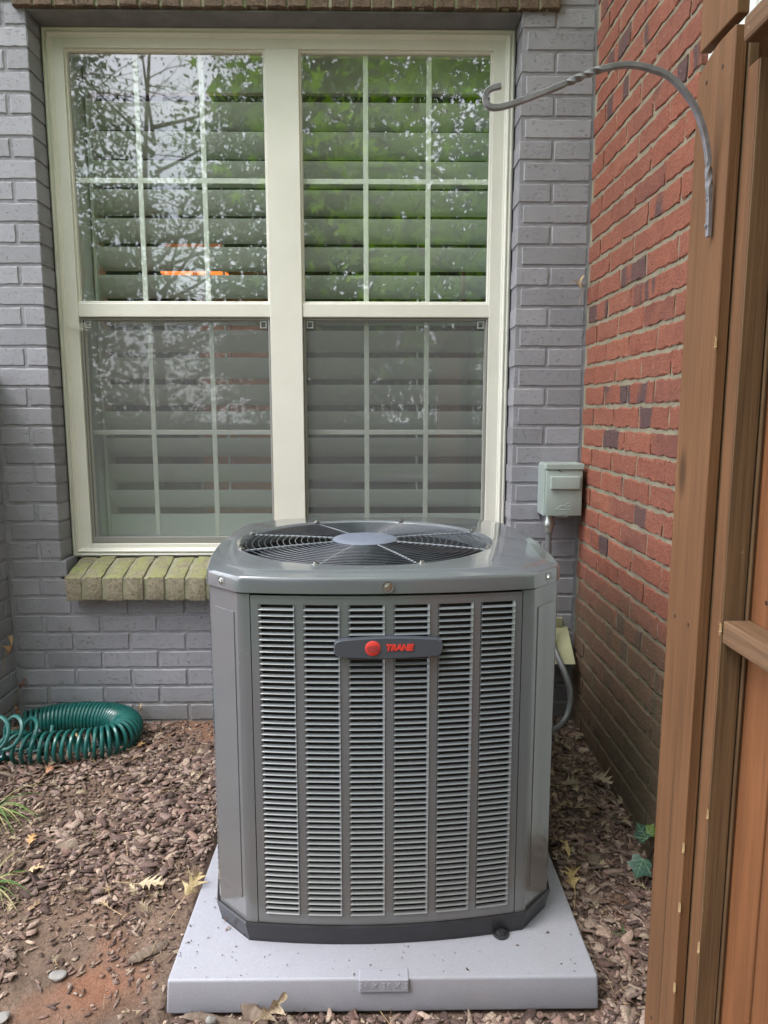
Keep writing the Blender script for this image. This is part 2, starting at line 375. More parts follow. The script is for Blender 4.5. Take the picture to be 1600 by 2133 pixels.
M = dict(
    paint=brick_paint('painted_brick', (0.268, 0.264, 0.296)),
    pmortar=mortar_mat('painted_mortar', (0.274, 0.270, 0.300), paint=True),
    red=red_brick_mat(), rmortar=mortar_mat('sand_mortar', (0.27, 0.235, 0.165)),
    sill=sill_mat('mossy_sill_brick'), lintel_brick=sill_mat('weathered_lintel_brick', 0.5, (0.085, 0.05, 0.035), (0.20, 0.13, 0.09)), smortar=mortar_mat('sill_mortar', (0.30, 0.29, 0.20)),
    steel=plain('painted_steel', (0.16, 0.155, 0.165), 0.7, bump=.4, bscale=90, var=.25, vscale=12),
    vinyl=plain('almond_vinyl', (0.68, 0.655, 0.60), 0.38, bump=.1, bscale=60, var=.04, vscale=6),
    white=plain('white_paint', (0.62, 0.65, 0.63), 0.4, bump=.1, bscale=40),
    grille_bar=plain('muntin_bar', (0.80, 0.80, 0.75), 0.4),
    glass=glass_mat(), screen=screen_mat(),
    screenframe=plain('screen_frame', (0.22, 0.215, 0.20), 0.5),
    clip=plain('screen_clip', (0.30, 0.31, 0.30), 0.5),
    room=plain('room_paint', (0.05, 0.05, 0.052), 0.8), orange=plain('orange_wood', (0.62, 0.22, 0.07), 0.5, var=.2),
    ac=ac_paint('grey_enamel', (0.112, 0.123, 0.140), 0.18), slat=ac_paint('slat_enamel', (0.165, 0.180, 0.200), 0.34),
    acdark=plain('coil_dark', (0.010, 0.011, 0.013), 0.6), basepan=plain('black_base', (0.022, 0.022, 0.026), 0.33, bump=.25, bscale=35, var=.3, vscale=10),
    hub=plain('hub_cap', (0.15, 0.17, 0.225), 0.45, bump=.2, bscale=200), wire=plain('guard_wire', (0.055, 0.063, 0.080), 0.25, coat=.5),
    blade=plain('fan_blade', (0.007, 0.008, 0.011), 0.5),
    badge=plain('badge_plate', (0.060, 0.067, 0.085), 0.38, bump=.15, bscale=300), redplastic=plain('badge_red', (0.62, 0.045, 0.035), 0.42),
    bolt=plain('zinc_bolt', (0.45, 0.44, 0.42), 0.3, metal=1.0), boxgrey=plain('box_grey', (0.33, 0.38, 0.36), 0.42, bump=.1, bscale=120, var=.08),
    cond=plain('conduit_grey', (0.20, 0.205, 0.215), 0.42, metal=.3), zinc=plain('fitting_zinc', (0.42, 0.42, 0.41), 0.4, metal=.9, bump=.3, bscale=90, var=.2, vscale=40),
    beige=plain('beige_cover', (0.30, 0.29, 0.18), 0.6, bump=.2, bscale=60, var=.12), rubber=plain('black_rubber', (0.012, 0.012, 0.013), 0.5),
    hose=plain('hose_green', (0.010, 0.088, 0.080), 0.30, bump=.05, bscale=80, var=.12, vscale=20), coupling=plain('coupling_lilac', (0.42, 0.40, 0.48), 0.4, var=.2),
    iron=plain('wrought_iron', (0.19, 0.18, 0.20), 0.45, metal=.1, bump=.4, bscale=160, var=.35, vscale=30),
    cedar=wood_mat('brown_stain_wood', (0.145, 0.068, 0.030), (0.205, 0.100, 0.046), streak=.7),
    cedar_o=wood_mat('orange_stain_wood', (0.175, 0.068, 0.026), (0.245, 0.100, 0.040), streak=.7),
    cedar_d=wood_mat('dark_wood', (0.125, 0.072, 0.036), (0.19, 0.115, 0.060), streak=1.6),
    cedar_y=wood_mat('rail_stain_wood', (0.155, 0.085, 0.046), (0.22, 0.128, 0.072), axis='y'),
    raw=plain('raw_splinter', (0.50, 0.36, 0.20), 0.8, bump=.5), trim=plain('trim_white', (0.70, 0.72, 0.68), 0.5),
    black=plain('black_metal', (0.015, 0.015, 0.017), 0.4), bark=wood_mat('tree_bark', (0.07, 0.05, 0.035), (0.13, 0.10, 0.075)),
    chips=tint_mat('bark_chip', 0.82), leafdry=tint_mat('dry_leaf', 0.6, 0.15, 120, .3), bladegreen=tint_mat('grass_blade', 0.45, 0.2, 60, .1, .5),
    web=plain('cobweb', (0.6, 0.58, 0.52), 0.8), stone=plain('pale_stone', (0.24, 0.225, 0.215), 0.8, bump=.5, bscale=80, var=.2, vscale=25),
    ivy=tint_mat('ivy_leaf', 0.32, 0.1, 80, .2, .6), maple=leaf_mat('maple_leaf', (0.16, 0.32, 0.022), (0.28, 0.48, 0.045), .65),
    dark_leaf=leaf_mat('dense_leaf', (0.045, 0.085, 0.022), (0.075, 0.13, 0.03), .30), mid_leaf=leaf_mat('loose_leaf', (0.07, 0.13, 0.03), (0.12, 0.20, 0.045), .35),
)

# pad plastic: speckled
def pad_mat():
    m, nt_, p = new_mat('pad_plastic'); g = G(nt_); v = g.coord('Object')
    c = g.ramp(g.noise(v, 500, 2, .5), [(0.35, (0.265, 0.265, 0.305)), (0.65, (0.315, 0.315, 0.36))])
    c = g.mix(g.ramp(g.noise(v, 6, 5, .6), [(0.4, 0.0), (0.75, 0.22)]), c, (0.22, 0.20, 0.19))
    c = g.mix(g.ramp(g.noise(v, 95, 2, .4), [(0.77, 0.0), (0.79, 0.8)]), c, (0.05, 0.04, 0.035))
    g.l(c, p.inputs['Base Color']); p.inputs['Roughness'].default_value = 0.48
    g.l(g.bump(g.noise(v, 420, 3, .6), 0.45, 0.0008), p.inputs['Normal']); return m
M['pad'] = pad_mat()
M['spoke'] = plain('spoke_wire', (0.22, 0.24, 0.27), 0.3, coat=.4)
M['rustnail'] = plain('rusty_nail', (0.07, 0.045, 0.032), 0.6, metal=.5)
M['plate'] = plain('plate_plastic', (0.30, 0.30, 0.345), 0.45)
M['cedar_m'] = wood_mat('mid_stain_wood', (0.15, 0.088, 0.046), (0.23, 0.135, 0.075), streak=1.3)

def soil_mat():
    m, nt_, p = new_mat('soil'); g = G(nt_); v = g.coord('World')
    f = g.noise(v, 4.0, 6, .65)
    c = g.ramp(f, [(0.3, (0.115, 0.075, 0.052)), (0.5, (0.205, 0.135, 0.098)), (0.72, (0.28, 0.175, 0.122))])
    c = g.mix(g.ramp(g.noise(v, 120, 4, .75), [(0.3, 0.75), (0.6, 0.0)]), c, (0.055, 0.038, 0.03))
    c = g.mix(g.ramp(g.noise(v, 260, 3, .6), [(0.62, 0.0), (0.72, 0.6)]), c, (0.36, 0.26, 0.20))
    red = g.ramp(g.noise(v, 2.6, 3, .5), [(0.55, 0.0), (0.68, 0.6)])
    c = g.mix(red, c, (0.30, 0.115, 0.060))
    # lawn beyond the bed, only behind the camera
    y = g.sepz(v, 'Y'); lawn = g.ramp(g.math('ADD', y, g.math('MULTIPLY', g.noise(v, 1.5, 4, .6), 1.0)), [(0.0, 1.0), (0.0, 1.0)])
    far = g.math('LESS_THAN', g.math('ADD', y, g.math('MULTIPLY', g.noise(v, 1.5, 4, .6), 1.0)), -0.2)
    c = g.mix(far, c, (0.07, 0.11, 0.03))
    g.l(c, p.inputs['Base Color']); p.inputs['Roughness'].default_value = 0.95
    b1 = g.bump(g.noise(v, 230, 5, .75), 1.0, 0.004); b2 = g.bump(g.noise(v, 45, 5, .7), 0.9, 0.012, b1)
    g.l(b2, p.inputs['Normal']); return m
M['soil'] = soil_mat()

# ------------------------------------------------------------------ ground
PX0, PX1, PY0, PY1 = -0.440, 0.475, 1.334, 2.248          # equipment pad footprint
def lerp(a_, b_, t): return a_ + (b_ - a_) * t
def ground_z(x, y):
    if y < 1.334: b = 0.0 - 0.004 * min(1, max(0, (1.334 - y)))
    elif y < 1.85: b = lerp(0.0, 0.080, (y - 1.334) / 0.516)
    elif y < 2.5: b = lerp(0.080, 0.122, (y - 1.85) / 0.65)
    else: b = 0.122
    nn = 0.0
    if -4 < x < 4 and -3 < y < 3:
        nn = 0.012 * noise.noise((x * 4, y * 4, 0.3)) + 0.007 * noise.noise((x * 13, y * 13, 2.1)) + 0.003 * noise.noise((x * 40, y * 40, 5.2))
    if PX0 - 0.01 < x < PX1 + 0.01 and PY0 - 0.02 < y < PY1 + 0.01: return min(b - 0.03, 0.02) if y > PY0 + .02 else -0.01
    d = min(abs(x - PX0), abs(x - PX1)) if PY0 - .02 < y < PY1 else 1
    if y < PY0 and PY0 - y < 0.06 and PX0 < x < PX1: nn *= 0.4
    return b + nn

def axis_pts(lo, hi, step, ends):
    a_ = list(np.arange(lo, hi, step)); s_ = step
    up = []; q = hi
    while q < ends[1]: up.append(q); s_ = s_ * 1.35; q += s_
    up.append(ends[1]); dn = []; q = lo; s_ = step
    while True:
        s_ = s_ * 1.35; q -= s_
        if q < ends[0]: break
        dn.append(q)
    dn.append(ends[0]); return sorted(dn) + a_ + up
xs = axis_pts(-1.45, 0.85, 0.0125, (-80, 80)); ys = axis_pts(0.95, 2.56, 0.0125, (-80, 80))
V = np.array([(x, y, ground_z(x, y)) for y in ys for x in xs]); nx = len(xs)
ii, jj = np.meshgrid(np.arange(len(ys) - 1), np.arange(nx - 1), indexing='ij'); b0 = (ii * nx + jj).ravel()
F = np.stack([b0, b0 + 1, b0 + nx + 1, b0 + nx], 1)
tag(link(bpy.data.objects.new('ground', npmesh('ground', V, F, M['soil'], True))), kind='structure')

# ------------------------------------------------------------------ brick walls
_bc = {}
def brick_mesh(L, H, D, mat, variant, rough=0.0012, nxs=8):
    key = (round(L, 3), round(H, 3), round(D, 3), mat.name, variant)
    if key in _bc: return _bc[key]
    rg = random.Random(hash((round(L * 1000), round(H * 1000), variant)) & 0xffff)
    nz = 2; mb = MB(); vs = []; bev = 0.0028
    for k in range(nz + 1):
        for i in range(nxs + 1):
            x = -L / 2 + L * i / nxs; z = -H / 2 + H * k / nz
            ex = i in (0, nxs); ez = k in (0, nz)
            if ex: x -= math.copysign(bev, x)
            if ez: z -= math.copysign(bev, z)
            j = rough if (ex or ez) else rough * .5
            vs.append((x + rg.uniform(-j, j), -D / 2 + rg.uniform(-.25, .25) * rough, z + rg.uniform(-j, j)))
    ring = [(i, 0) for i in range(nxs + 1)] + [(nxs, k) for k in range(1, nz + 1)] + [(i, nz) for i in range(nxs - 1, -1, -1)] + [(0, k) for k in range(nz - 1, 0, -1)]
    fs = [(k * (nxs + 1) + i, k * (nxs + 1) + i + 1, (k + 1) * (nxs + 1) + i + 1, (k + 1) * (nxs + 1) + i) for k in range(nz) for i in range(nxs)]
    inner = [k * (nxs + 1) + i for i, k in ring]; n0 = len(vs)
    for i, k in ring:
        x = -L / 2 + L * i / nxs; z = -H / 2 + H * k / nz
        vs.append((x + rg.uniform(-rough, rough), -D / 2 + bev * 1.1, z + rg.uniform(-rough, rough)))
    n1 = len(vs)
    for i, k in ring: vs.append((-L / 2 + L * i / nxs, D / 2, -H / 2 + H * k / nz))
    m_ = len(ring)
    for q in range(m_):
        r_ = (q + 1) % m_
        fs.append((inner[q], inner[r_], n0 + r_, n0 + q)); fs.append((n0 + q, n0 + r_, n1 + r_, n1 + q))
    mb.add(vs, fs); me = mb.mesh('brick', mat, smooth=True, auto=R(22)); _bc[key] = me
    return me

def lay(wall, x0, x1, zc, rows_mat, H=0.058, D=0.095, yoff=0.0, rot=0, to=lambda u, z: (u, 0, z), jit=0.0012, rough=.0012):
    L = x1 - x0
    if L < 0.025: return
    me = brick_mesh(round(L, 2) if abs(L - 0.1935) > .004 else 0.1935, H, D, rows_mat, random.randrange(4 if L < .19 else 10), rough)
    p_ = to((x0 + x1) / 2, zc); o = inst('brick', me, wall, p_, (random.uniform(-.004, .004), random.uniform(-.005, .005), rot + random.uniform(-.006, .006)))
    o.location.x += 0; return o

PITCH = 0.0677; Z0 = 0.124; STR = 0.2035; J = 0.010
OX0, OX1, OZ0, OZ1 = -1.121, 0.486, 0.700, 2.541         # window opening
def spans(k, x0, x1, org):
    """stretcher spans of course k between x0 and x1"""
    j0 = org[k % 2]; q = j0 + math.floor((x0 - j0) / STR) * STR; r_ = []
    while q < x1:
        a_, b_ = max(q + J / 2, x0), min(q + STR - J / 2, x1)
        if b_ - a_ > 0.03: r_.append((a_, b_))
        elif r_ and b_ > a_ and b_ == x1: r_[-1] = (r_[-1][0], x1)
        q += STR
    return r_

YF = 2.5                                                   # front face of the grey wall
gw = tag(empty('house_wall', (-0.3, YF, 0.0)), 'grey painted brick house wall around and under the window, behind the cooling unit', 'wall')
def gto(u, z): return (u + 0.3, 0.0475, z)
mb = MB()
mb.box(-1.42 + .3, OX0 - .004 + .3, 0.0034, 0.24, -0.2, 2.735); mb.box(OX1 + .004 + .3, .735 + .3, 0.0034, 0.24, -0.2, 2.735)
mb.box(OX0 - .004 + .3, OX1 + .004 + .3, 0.0034, 0.24, -0.2, 0.66); mb.box(-1.42 + .3, .735 + .3, 0.0065, 0.24, 2.735, 3.6)
mb.build('mortar_bed', M['pmortar'], gw)
nrow = int((2.74 - Z0) / PITCH) + 1
for k in range(-1, nrow):
    zc = Z0 + (k + .5) * PITCH; top = zc + .03
    org = (-1.092 - STR, -1.195 - STR); orgR = (-1.092 - .036 - STR, -1.195 - .036 - STR)
    if zc < 0.60: segs = [(-1.305, 0.724, org)]
    elif zc < 0.70: segs = [(-1.305, -1.105, org), (0.47, 0.724, orgR)]
    elif zc < OZ1: segs = [(-1.305, OX0, org), (OX1, 0.724, orgR)]
    else: segs = [(-1.305, -1.155, org), (0.605, 0.724, orgR)]
    for (a_, b_, og) in segs:
        for (p_, q_) in spans(k, a_, b_, og): lay(gw, p_, q_, zc, M['paint'], to=gto, yoff=0)
# everything higher than the picture shows, joined
mb = MB()
for k in range(nrow, nrow + 13):
    zc = Z0 + (k + .5) * PITCH
    for (p_, q_) in spans(k, -1.305, 0.724, (-1.092, -1.195)): mb.box(p_ + .3, q_ + .3, 0.0, 0.03, zc - .029, zc + .029)
tag(mb.build('upper_brick', M['paint'], gw, bevel=.002, seg=1), kind='stuff')

# unpainted soldier course over the window, on a steel angle
sc_ = tag(empty('window_lintel', (-0.3, 2.48, 2.545)), 'soldier course of unpainted brown bricks on a grey steel angle above the window', 'lintel')
x = -1.152; 
while x < 0.60:
    me = brick_mesh(0.058, 0.19, 0.11, M['lintel_brick'], random.randrange(5), .0022, 3)
    inst('brick', me, sc_, (x + .029 + .3, 0.055 + random.uniform(-.003, .003), 0.095 + random.uniform(-.002, .002)), (0, 0, random.uniform(-.02, .02)))
    x += 0.0678
MB().box(-1.150 + .3, .600 + .3, 0.006, 0.11, 0.002, 0.188).build('mortar_bed', M['smortar'], sc_)
MB().box(OX0 + .003 + .3, OX1 - .003 + .3, 0.018, 0.128, -0.008, -0.0015).build('steel_angle', M['steel'], sc_, bevel=.001)

# brick sill, sloped headers
sl_ = tag(empty('window_sill', (-0.3, 2.43, 0.60)), 'sloping brick window sill covered in yellow green moss', 'window sill')
x = -1.085
def sill_brick(variant):
    rg = random.Random(variant); L = 0.150; Wd = 0.0575; Hh = 0.084; vs = []; n = 5
    for i in range(n + 1):
        for (dx, dz) in ((-1, 0), (-1, .5), (-1, 1), (0, 1), (1, 1), (1, .5), (1, 0)):
            y_ = L * i / n; q = .0022
            vs.append((dx * Wd / 2 + rg.uniform(-q, q), y_ + rg.uniform(-q, q) * .6, dz * Hh + y_ * 0.30 + rg.uniform(-q, q) * (1 if dz else .3)))
    fs = [(i * 7 + j, i * 7 + j + 1, (i + 1) * 7 + j + 1, (i + 1) * 7 + j) for i in range(n) for j in range(6)]
    fs += [tuple(range(7)), tuple(n * 7 + j for j in range(7))] + [(i * 7, (i + 1) * 7, (i + 1) * 7 + 6, i * 7 + 6) for i in range(n)]
    return MB().add(vs, fs).mesh('brick', M['sill'], smooth=True, bevel=.004, seg=2, auto=R(35))
sm_ = [sill_brick(i) for i in range(6)]
while x < 0.475:
    inst('brick', random.choice(sm_), sl_, (x + .03 + .3, random.uniform(-.003, .003), random.uniform(-.002, .002)), (0, random.uniform(-.012, .012), random.uniform(-.012, .012))); x += 0.0722
mb = MB(); mb.add([(-.782, .005, .004), (.768, .005, .004), (.768, .150, .046), (-.782, .150, .046), (-.782, .005, .079), (.768, .005, .079), (.768, .150, .1225), (-.782, .150, .1225)],
       [(0, 3, 2, 1), (4, 5, 6, 7), (0, 1, 5, 4), (1, 2, 6, 5), (2, 3, 7, 6), (3, 0, 4, 7)]).build('mortar_bed', M['smortar'], sl_)

# red brick return wall on the right
XR = 0.730
rw = tag(empty('brick_wall', (XR, 2.1, 0.0)), 'unpainted red brick wall running toward the camera on the right, mossy near the ground', 'wall')
def rto(u, z): return (0.0475, -u, z)                      # u grows toward the camera
mb = MB(); mb.box(0.0035, 0.20, -0.40, 0.398, -0.2, 3.6); mb.build('mortar_bed', M['rmortar'], rw)
for k in range(-1, 37):
    zc = Z0 + (k + .5) * PITCH + 0.0
    og = (-.4 - 0.075, -.4 - 0.175)
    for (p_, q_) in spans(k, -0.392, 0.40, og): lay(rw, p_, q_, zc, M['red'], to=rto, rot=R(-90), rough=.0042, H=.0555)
mb = MB()
for k in range(37, 50):
    zc = Z0 + (k + .5) * PITCH
    for (p_, q_) in spans(k, -0.392, .4, (-.4, -.3)): mb.box(0.0, 0.05, -q_, -p_, zc - .029, zc + .029)
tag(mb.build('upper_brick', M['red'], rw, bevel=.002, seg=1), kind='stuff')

# white fluted trim where the red wall ends
tr_ = tag(empty('corner_trim', (XR, 1.45, 0)), 'white fluted trim panel behind the top of the wooden fence', 'trim')
mb = MB(); mb.box(0.02, 0.12, -.35, .245, -.2, 3.4); mb.build('backing_board', M['trim'], tr_, bevel=.002)
for i in range(14): 
    y_ = -.33 + i * .041
    inst('flute', MB().box(0.004, 0.0198, -.0165, .0165, 0, 3.3).mesh('flute', M['trim'], bevel=.004) if i == 0 else bpy.data.meshes['flute'], tr_, (0, y_, 0))

# grey painted return wall on the left
XL = -1.31
lw = tag(empty('side_wall', (XL, 1.7, 0)), 'low grey painted brick wall at the far left edge, meeting the house wall in a corner', 'wall')
MB().box(-.20, -.0042, .56, .80, -.2, 1.325).build('mortar_bed', M['pmortar'], lw)
for k in range(-1, 18):
    zc = Z0 + (k + .5) * PITCH
    for (p_, q_) in spans(k, .56, .798, (-.21 - .05, -.21 - .15)): lay(lw, p_, q_, zc, M['paint'], to=lambda u, z: (-.0475, u, z), rot=R(90))
MB().box(-.21, .010, .55, .795, 1.345, 1.400).build('coping', M['pmortar'], lw, bevel=.006)

# ------------------------------------------------------------------ window
wn = tag(empty('double_window', (-0.3175, 2.6, 0.723)), 'almond vinyl double window with four gridded sashes set in the grey brick wall', 'window')
def wl(x, y, z): return (x + .3175, y - 2.6, z - .723)
def wbox(mb, x0, x1, y0, y1, z0, z1): return mb.box(x0 + .3175, x1 + .3175, y0 - 2.6, y1 - 2.6, z0 - .723, z1 - .723)
def frame_loop(mb, x0, x1, z0, z1, steps):
    """mitred frame: steps = [(inset, y), ...] cross-section from outside in"""
    k = len(steps); vs = []
    for (ins, y) in steps:
        for (cx, cz) in ((x0 + ins, z0 + ins), (x1 - ins, z0 + ins), (x1 - ins, z1 - ins), (x0 + ins, z1 - ins)): vs.append(wl(cx, y, cz))
    fs = [(s_ * 4 + c, s_ * 4 + (c + 1) % 4, (s_ + 1) * 4 + (c + 1) % 4, (s_ + 1) * 4 + c) for s_ in range(k - 1) for c in range(4)]
    return mb.add(vs, fs)
FX0, FX1, FZ0, FZ1 = -1.119, 0.484, 0.7245, 2.5405
mb = frame_loop(MB(), FX0, FX1, FZ0, FZ1, [(0, 2.66), (0, 2.598), (.006, 2.592), (.010, 2.592), (.0125, 2.597), (.016, 2.597), (.0185, 2.591), (.023, 2.591), (.026, 2.600), (.030, 2.600), (.032, 2.604)])
o = mb.build('brick_mould', M['vinyl'], wn, bevel=.0008, seg=1)
GX = [(-1.050, -.370), (-.255, .412)]
ff = MB()
wbox(ff, FX0 + .030, GX[0][0], 2.604, 2.67, FZ0 + .03, FZ1 - .03); wbox(ff, GX[1][1], FX1 - .030, 2.604, 2.67, FZ0 + .03, FZ1 - .03)
ff.build('side_jamb', M['vinyl'], wn, bevel=.0015)
wbox(MB(), GX[0][0], GX[1][1], 2.6045, 2.67, 2.478, FZ1 - .03).build('head_jamb', M['vinyl'], wn, bevel=.0015)
wbox(MB(), GX[0][0], GX[1][1], 2.6045, 2.68, FZ0 + .03, .772).build('sill_jamb', M['vinyl'], wn, bevel=.0015)
wbox(MB(), -.370, -.255, 2.602, 2.68, .772, 2.478).build('mullion', M['vinyl'], wn, bevel=.002)
for si, (a_, b_) in enumerate(GX):
    w_ = b_ - a_
    for part in ('upper', 'lower'):
        z0, z1 = (1.640, 2.478) if part == 'upper' else (.772, 1.592)
        yg = 2.626 if part == 'upper' else 2.652
        sash = bpy.data.objects.new(part + '_sash', frame_loop(MB(), a_, b_, z0, z1, [(-.001, yg + .012), (-.001, yg - .012), (.006, yg - .012), (.009, yg - .003)]).mesh('sash', M['vinyl'], bevel=.001))
        link(sash).parent = wn
        pb = MB(); pb.add([wl(a_ + .004, yg, z0 + .004), wl(b_ - .004, yg, z0 + .004), wl(b_ - .004, yg, z1 - .004), wl(a_ + .004, yg, z1 - .004)], [(0, 1, 2, 3)])
        pb.build('pane', M['glass'], sash)
        for q in (.342, .672):
            wbox(MB(), a_ + w_ * q - .009, a_ + w_ * q + .009, yg + .005, yg + .012, z0 + .004, z1 - .004).build('grid_bar', M['grille_bar'], sash, bevel=.002)
        zm = 2.060 if part == 'upper' else 1.182
        wbox(MB(), a_ + .005, b_ - .005, yg + .0052, yg + .0118, zm - .009, zm + .009).build('cross_bar', M['grille_bar'], sash, bevel=.002)
    # meeting rail
    wbox(MB(), a_ - .001, b_ + .001, 2.606, 2.668, 1.592, 1.640).build('meeting_rail', M['vinyl'], wn, bevel=.003)
    # sash locks standing on the meeting rail
    for q in (.30, .66):
        lk = MB(); wbox(lk, a_ + w_ * q - .028, a_ + w_ * q + .028, 2.672, 2.69, 1.630, 1.648); wbox(lk, a_ + w_ * q - .012, a_ + w_ * q + .018, 2.674, 2.688, 1.648, 1.658)
        lk.build('sash_lock', M['vinyl'], wn, bevel=.002)
    # insect screen on the lower half
    sf = frame_loop(MB(), a_ + .0005, b_ - .0005, .7735, 1.5915, [(0, 2.630), (0, 2.616), (.004, 2.614), (.009, 2.616), (.0095, 2.624)]).build('screen_frame', M['screenframe'], wn, bevel=.0006)
    sp_ = MB(); sp_.add([wl(a_ + .009, 2.622, .782), wl(b_ - .009, 2.622, .782), wl(b_ - .009, 2.622, 1.583), wl(a_ + .009, 2.622, 1.583)], [(0, 1, 2, 3)]); sp_.build('mesh_sheet', M['screen'], sf)
    for cx in (a_ + .026, b_ - .026):
        c_ = frame_loop(MB(), cx - .013, cx + .013, 1.553, 1.581, [(0, 2.6195), (.002, 2.617), (.0045, 2.617), (.006, 2.6195)]); c_.build('corner_clip', M['clip'], sf)
    wbox(MB(), a_ + .004, b_ - .004, 2.6135, 2.628, .7740, .7960).build('bottom_rail', M['screenframe'], sf, bevel=.002)

# inner reveal, room, shutters
rv = MB()
for (x0, x1, y0, y1, z0, z1) in ((-1.16, -1.053, 2.682, 2.90, .70, 2.60), (.450, .56, 2.682, 2.90, .70, 2.60), (-1.053, .450, 2.682, 2.90, 2.556, 2.66), (-1.053, .450, 2.682, 2.90, .66, .765)):
    rv.box(x0 + .3175, x1 + .3175, y0 - 2.6, y1 - 2.6, z0 - .723, z1 - .723)
rv.build('inner_casing', M['white'], wn, bevel=.001)
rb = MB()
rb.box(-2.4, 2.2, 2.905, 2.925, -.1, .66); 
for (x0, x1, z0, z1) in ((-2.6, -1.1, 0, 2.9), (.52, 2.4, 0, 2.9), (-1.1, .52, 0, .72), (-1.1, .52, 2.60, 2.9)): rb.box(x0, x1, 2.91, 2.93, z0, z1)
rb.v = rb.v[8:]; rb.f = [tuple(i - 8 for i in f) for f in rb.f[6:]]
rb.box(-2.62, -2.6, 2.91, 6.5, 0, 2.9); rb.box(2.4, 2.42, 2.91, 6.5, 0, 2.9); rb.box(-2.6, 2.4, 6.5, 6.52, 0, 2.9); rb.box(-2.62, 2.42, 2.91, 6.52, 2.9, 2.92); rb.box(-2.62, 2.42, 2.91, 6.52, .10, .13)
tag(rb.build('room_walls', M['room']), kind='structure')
# orange timber cabinet glimpsed between the louvres
cb = tag(empty('cabinet', (-.66, 3.75, .13)), 'orange brown wooden cabinet standing in the room, glimpsed between the louvres of the left window', 'cabinet')
MB().box(-.26, .12, 0, .40, 0, 1.95).build('carcass', M['orange'], cb, bevel=.004)
for (x0, x1) in ((-.255, -.075), (-.065, .115)):
    d_ = MB().box(x0, x1, -.02, -.001, .08, 1.90).build('door', M['orange'], cb, bevel=.004)
    MB().box(x1 - .03 if x0 < -.2 else x0 + .02, x1 - .02 if x0 < -.2 else x0 + .03, -.045, -.021, .95, 1.08).build('handle', M['bolt'], d_, bevel=.003)
# table lamp that makes the warm glow in the room
lp = tag(empty('floor_lamp', (-.80, 3.30, .13)), 'lit orange lampshade of a floor lamp glowing between the louvres of the upper left sash', 'lamp')
MB().lathe((0, 0, 0), [(0, 0), (.12, 0), (.12, .02), (.012, .03), (.010, 1.76), (0, 1.76)], 16).build('stand', M['bolt'], lp, smooth=True)
m_, n_, p_ = new_mat('lit_shade'); p_.inputs['Base Color'].default_value = (.8, .4, .15, 1); p_.inputs['Emission Color'].default_value = (1, .30, .06, 1); p_.inputs['Emission Strength'].default_value = .10
MB().lathe((0, 0, 1.74), [(.15, 0), (.11, .20)], 24).build('lamp_shade', m_, lp, smooth=True)
ll = bpy.data.lights.new('lamp_bulb', 'POINT'); ll.energy = .6; ll.color = (1, .60, .32); ll.shadow_soft_size = .05
lo = bpy.data.objects.new('lamp_bulb', ll); link(lo); lo.parent = lp; lo.location = (0, 0, 1.82)

def louver_mesh(Lx):
    n = 10; vs = []; prof = []
    for i in range(n + 1): t = -1 + 2 * i / n; prof.append((t * .048, .0050 * math.sqrt(max(0, 1 - t * t)) ))
    ring = [(a_, b_) for a_, b_ in prof] + [(a_, -b_) for a_, b_ in reversed(prof[1:-1])]
    for x in (0, Lx):
        for (a_, b_) in ring: vs.append((x, a_, b_))
    m_ = len(ring); fs = [(i, (i + 1) % m_, m_ + (i + 1) % m_, m_ + i) for i in range(m_)] + [tuple(range(m_)), tuple(m_ + i for i in range(m_))]
    return MB().add(vs, fs).mesh('louvre', M['white'], smooth=True)
lm = None
for si, (x0, x1, lab) in enumerate(((-1.046, -.318, 'white slatted shutter half open inside the left window'), (-.310, .443, 'white slatted shutter half open inside the right window'))):
    sh = tag(empty('window_shutter', ((x0 + x1) / 2, 2.78, .766)), lab, 'shutter', 'white slatted shutters inside the window')
    L = (x1 - x0) / 2; z = .766
    for s_ in (-1, 1):
        MB().box(s_ * L - (.012 if s_ > 0 else 0), s_ * L + (.012 if s_ < 0 else 0), -.018, .018, 0, 1.79).build('stile', M['white'], sh, bevel=.002)
    MB().box(-L + .0122, L - .0122, -.015, .015, 2.405 - z, 2.555 - z).build('top_rail', M['white'], sh, bevel=.003)
    MB().box(-L + .0122, L - .0122, -.015, .015, .0, .858 - z).build('bottom_rail', M['white'], sh, bevel=.003)
    lm = louver_mesh(2 * L - .026)
    for i in range(15):
        zt = 2.372 - .101 * i - .040
        inst('louvre', lm, sh, (-L + .013, 0.006, zt - z), (R(-53 + random.uniform(-1, 1)), 0, 0))
    MB().box(.10, .108, .055, .066, .15, 1.6).build('tilt_rod', M['white'], sh, bevel=.002)

# ------------------------------------------------------------------ air conditioner
pad = tag(empty('equipment_pad', ((PX0 + PX1) / 2, (PY0 + PY1) / 2, 0)), 'flat light grey plastic pad on the mulch, carrying the cooling unit', 'pad')
hw = (PX1 - PX0) / 2; mb = MB(); t_ = .004
mb.add([(-hw, -hw, 0), (hw, -hw, 0), (hw, hw, 0), (-hw, hw, 0), (-hw + t_, -hw + t_, .077), (hw - t_, -hw + t_, .077), (hw - t_, hw - t_, .077), (-hw + t_, hw - t_, .077)],
       [(0, 3, 2, 1), (4, 5, 6, 7), (0, 1, 5, 4), (1, 2, 6, 5), (2, 3, 7, 6), (3, 0, 4, 7)])
mb.build('slab', M['pad'], pad, smooth=True, bevel=.006, seg=3, auto=R(60))
pl = MB().box(-.051, .053, -hw - .0030, -hw + .03, .050, .0790).build('size_plate', M['plate'], pad, bevel=.002)
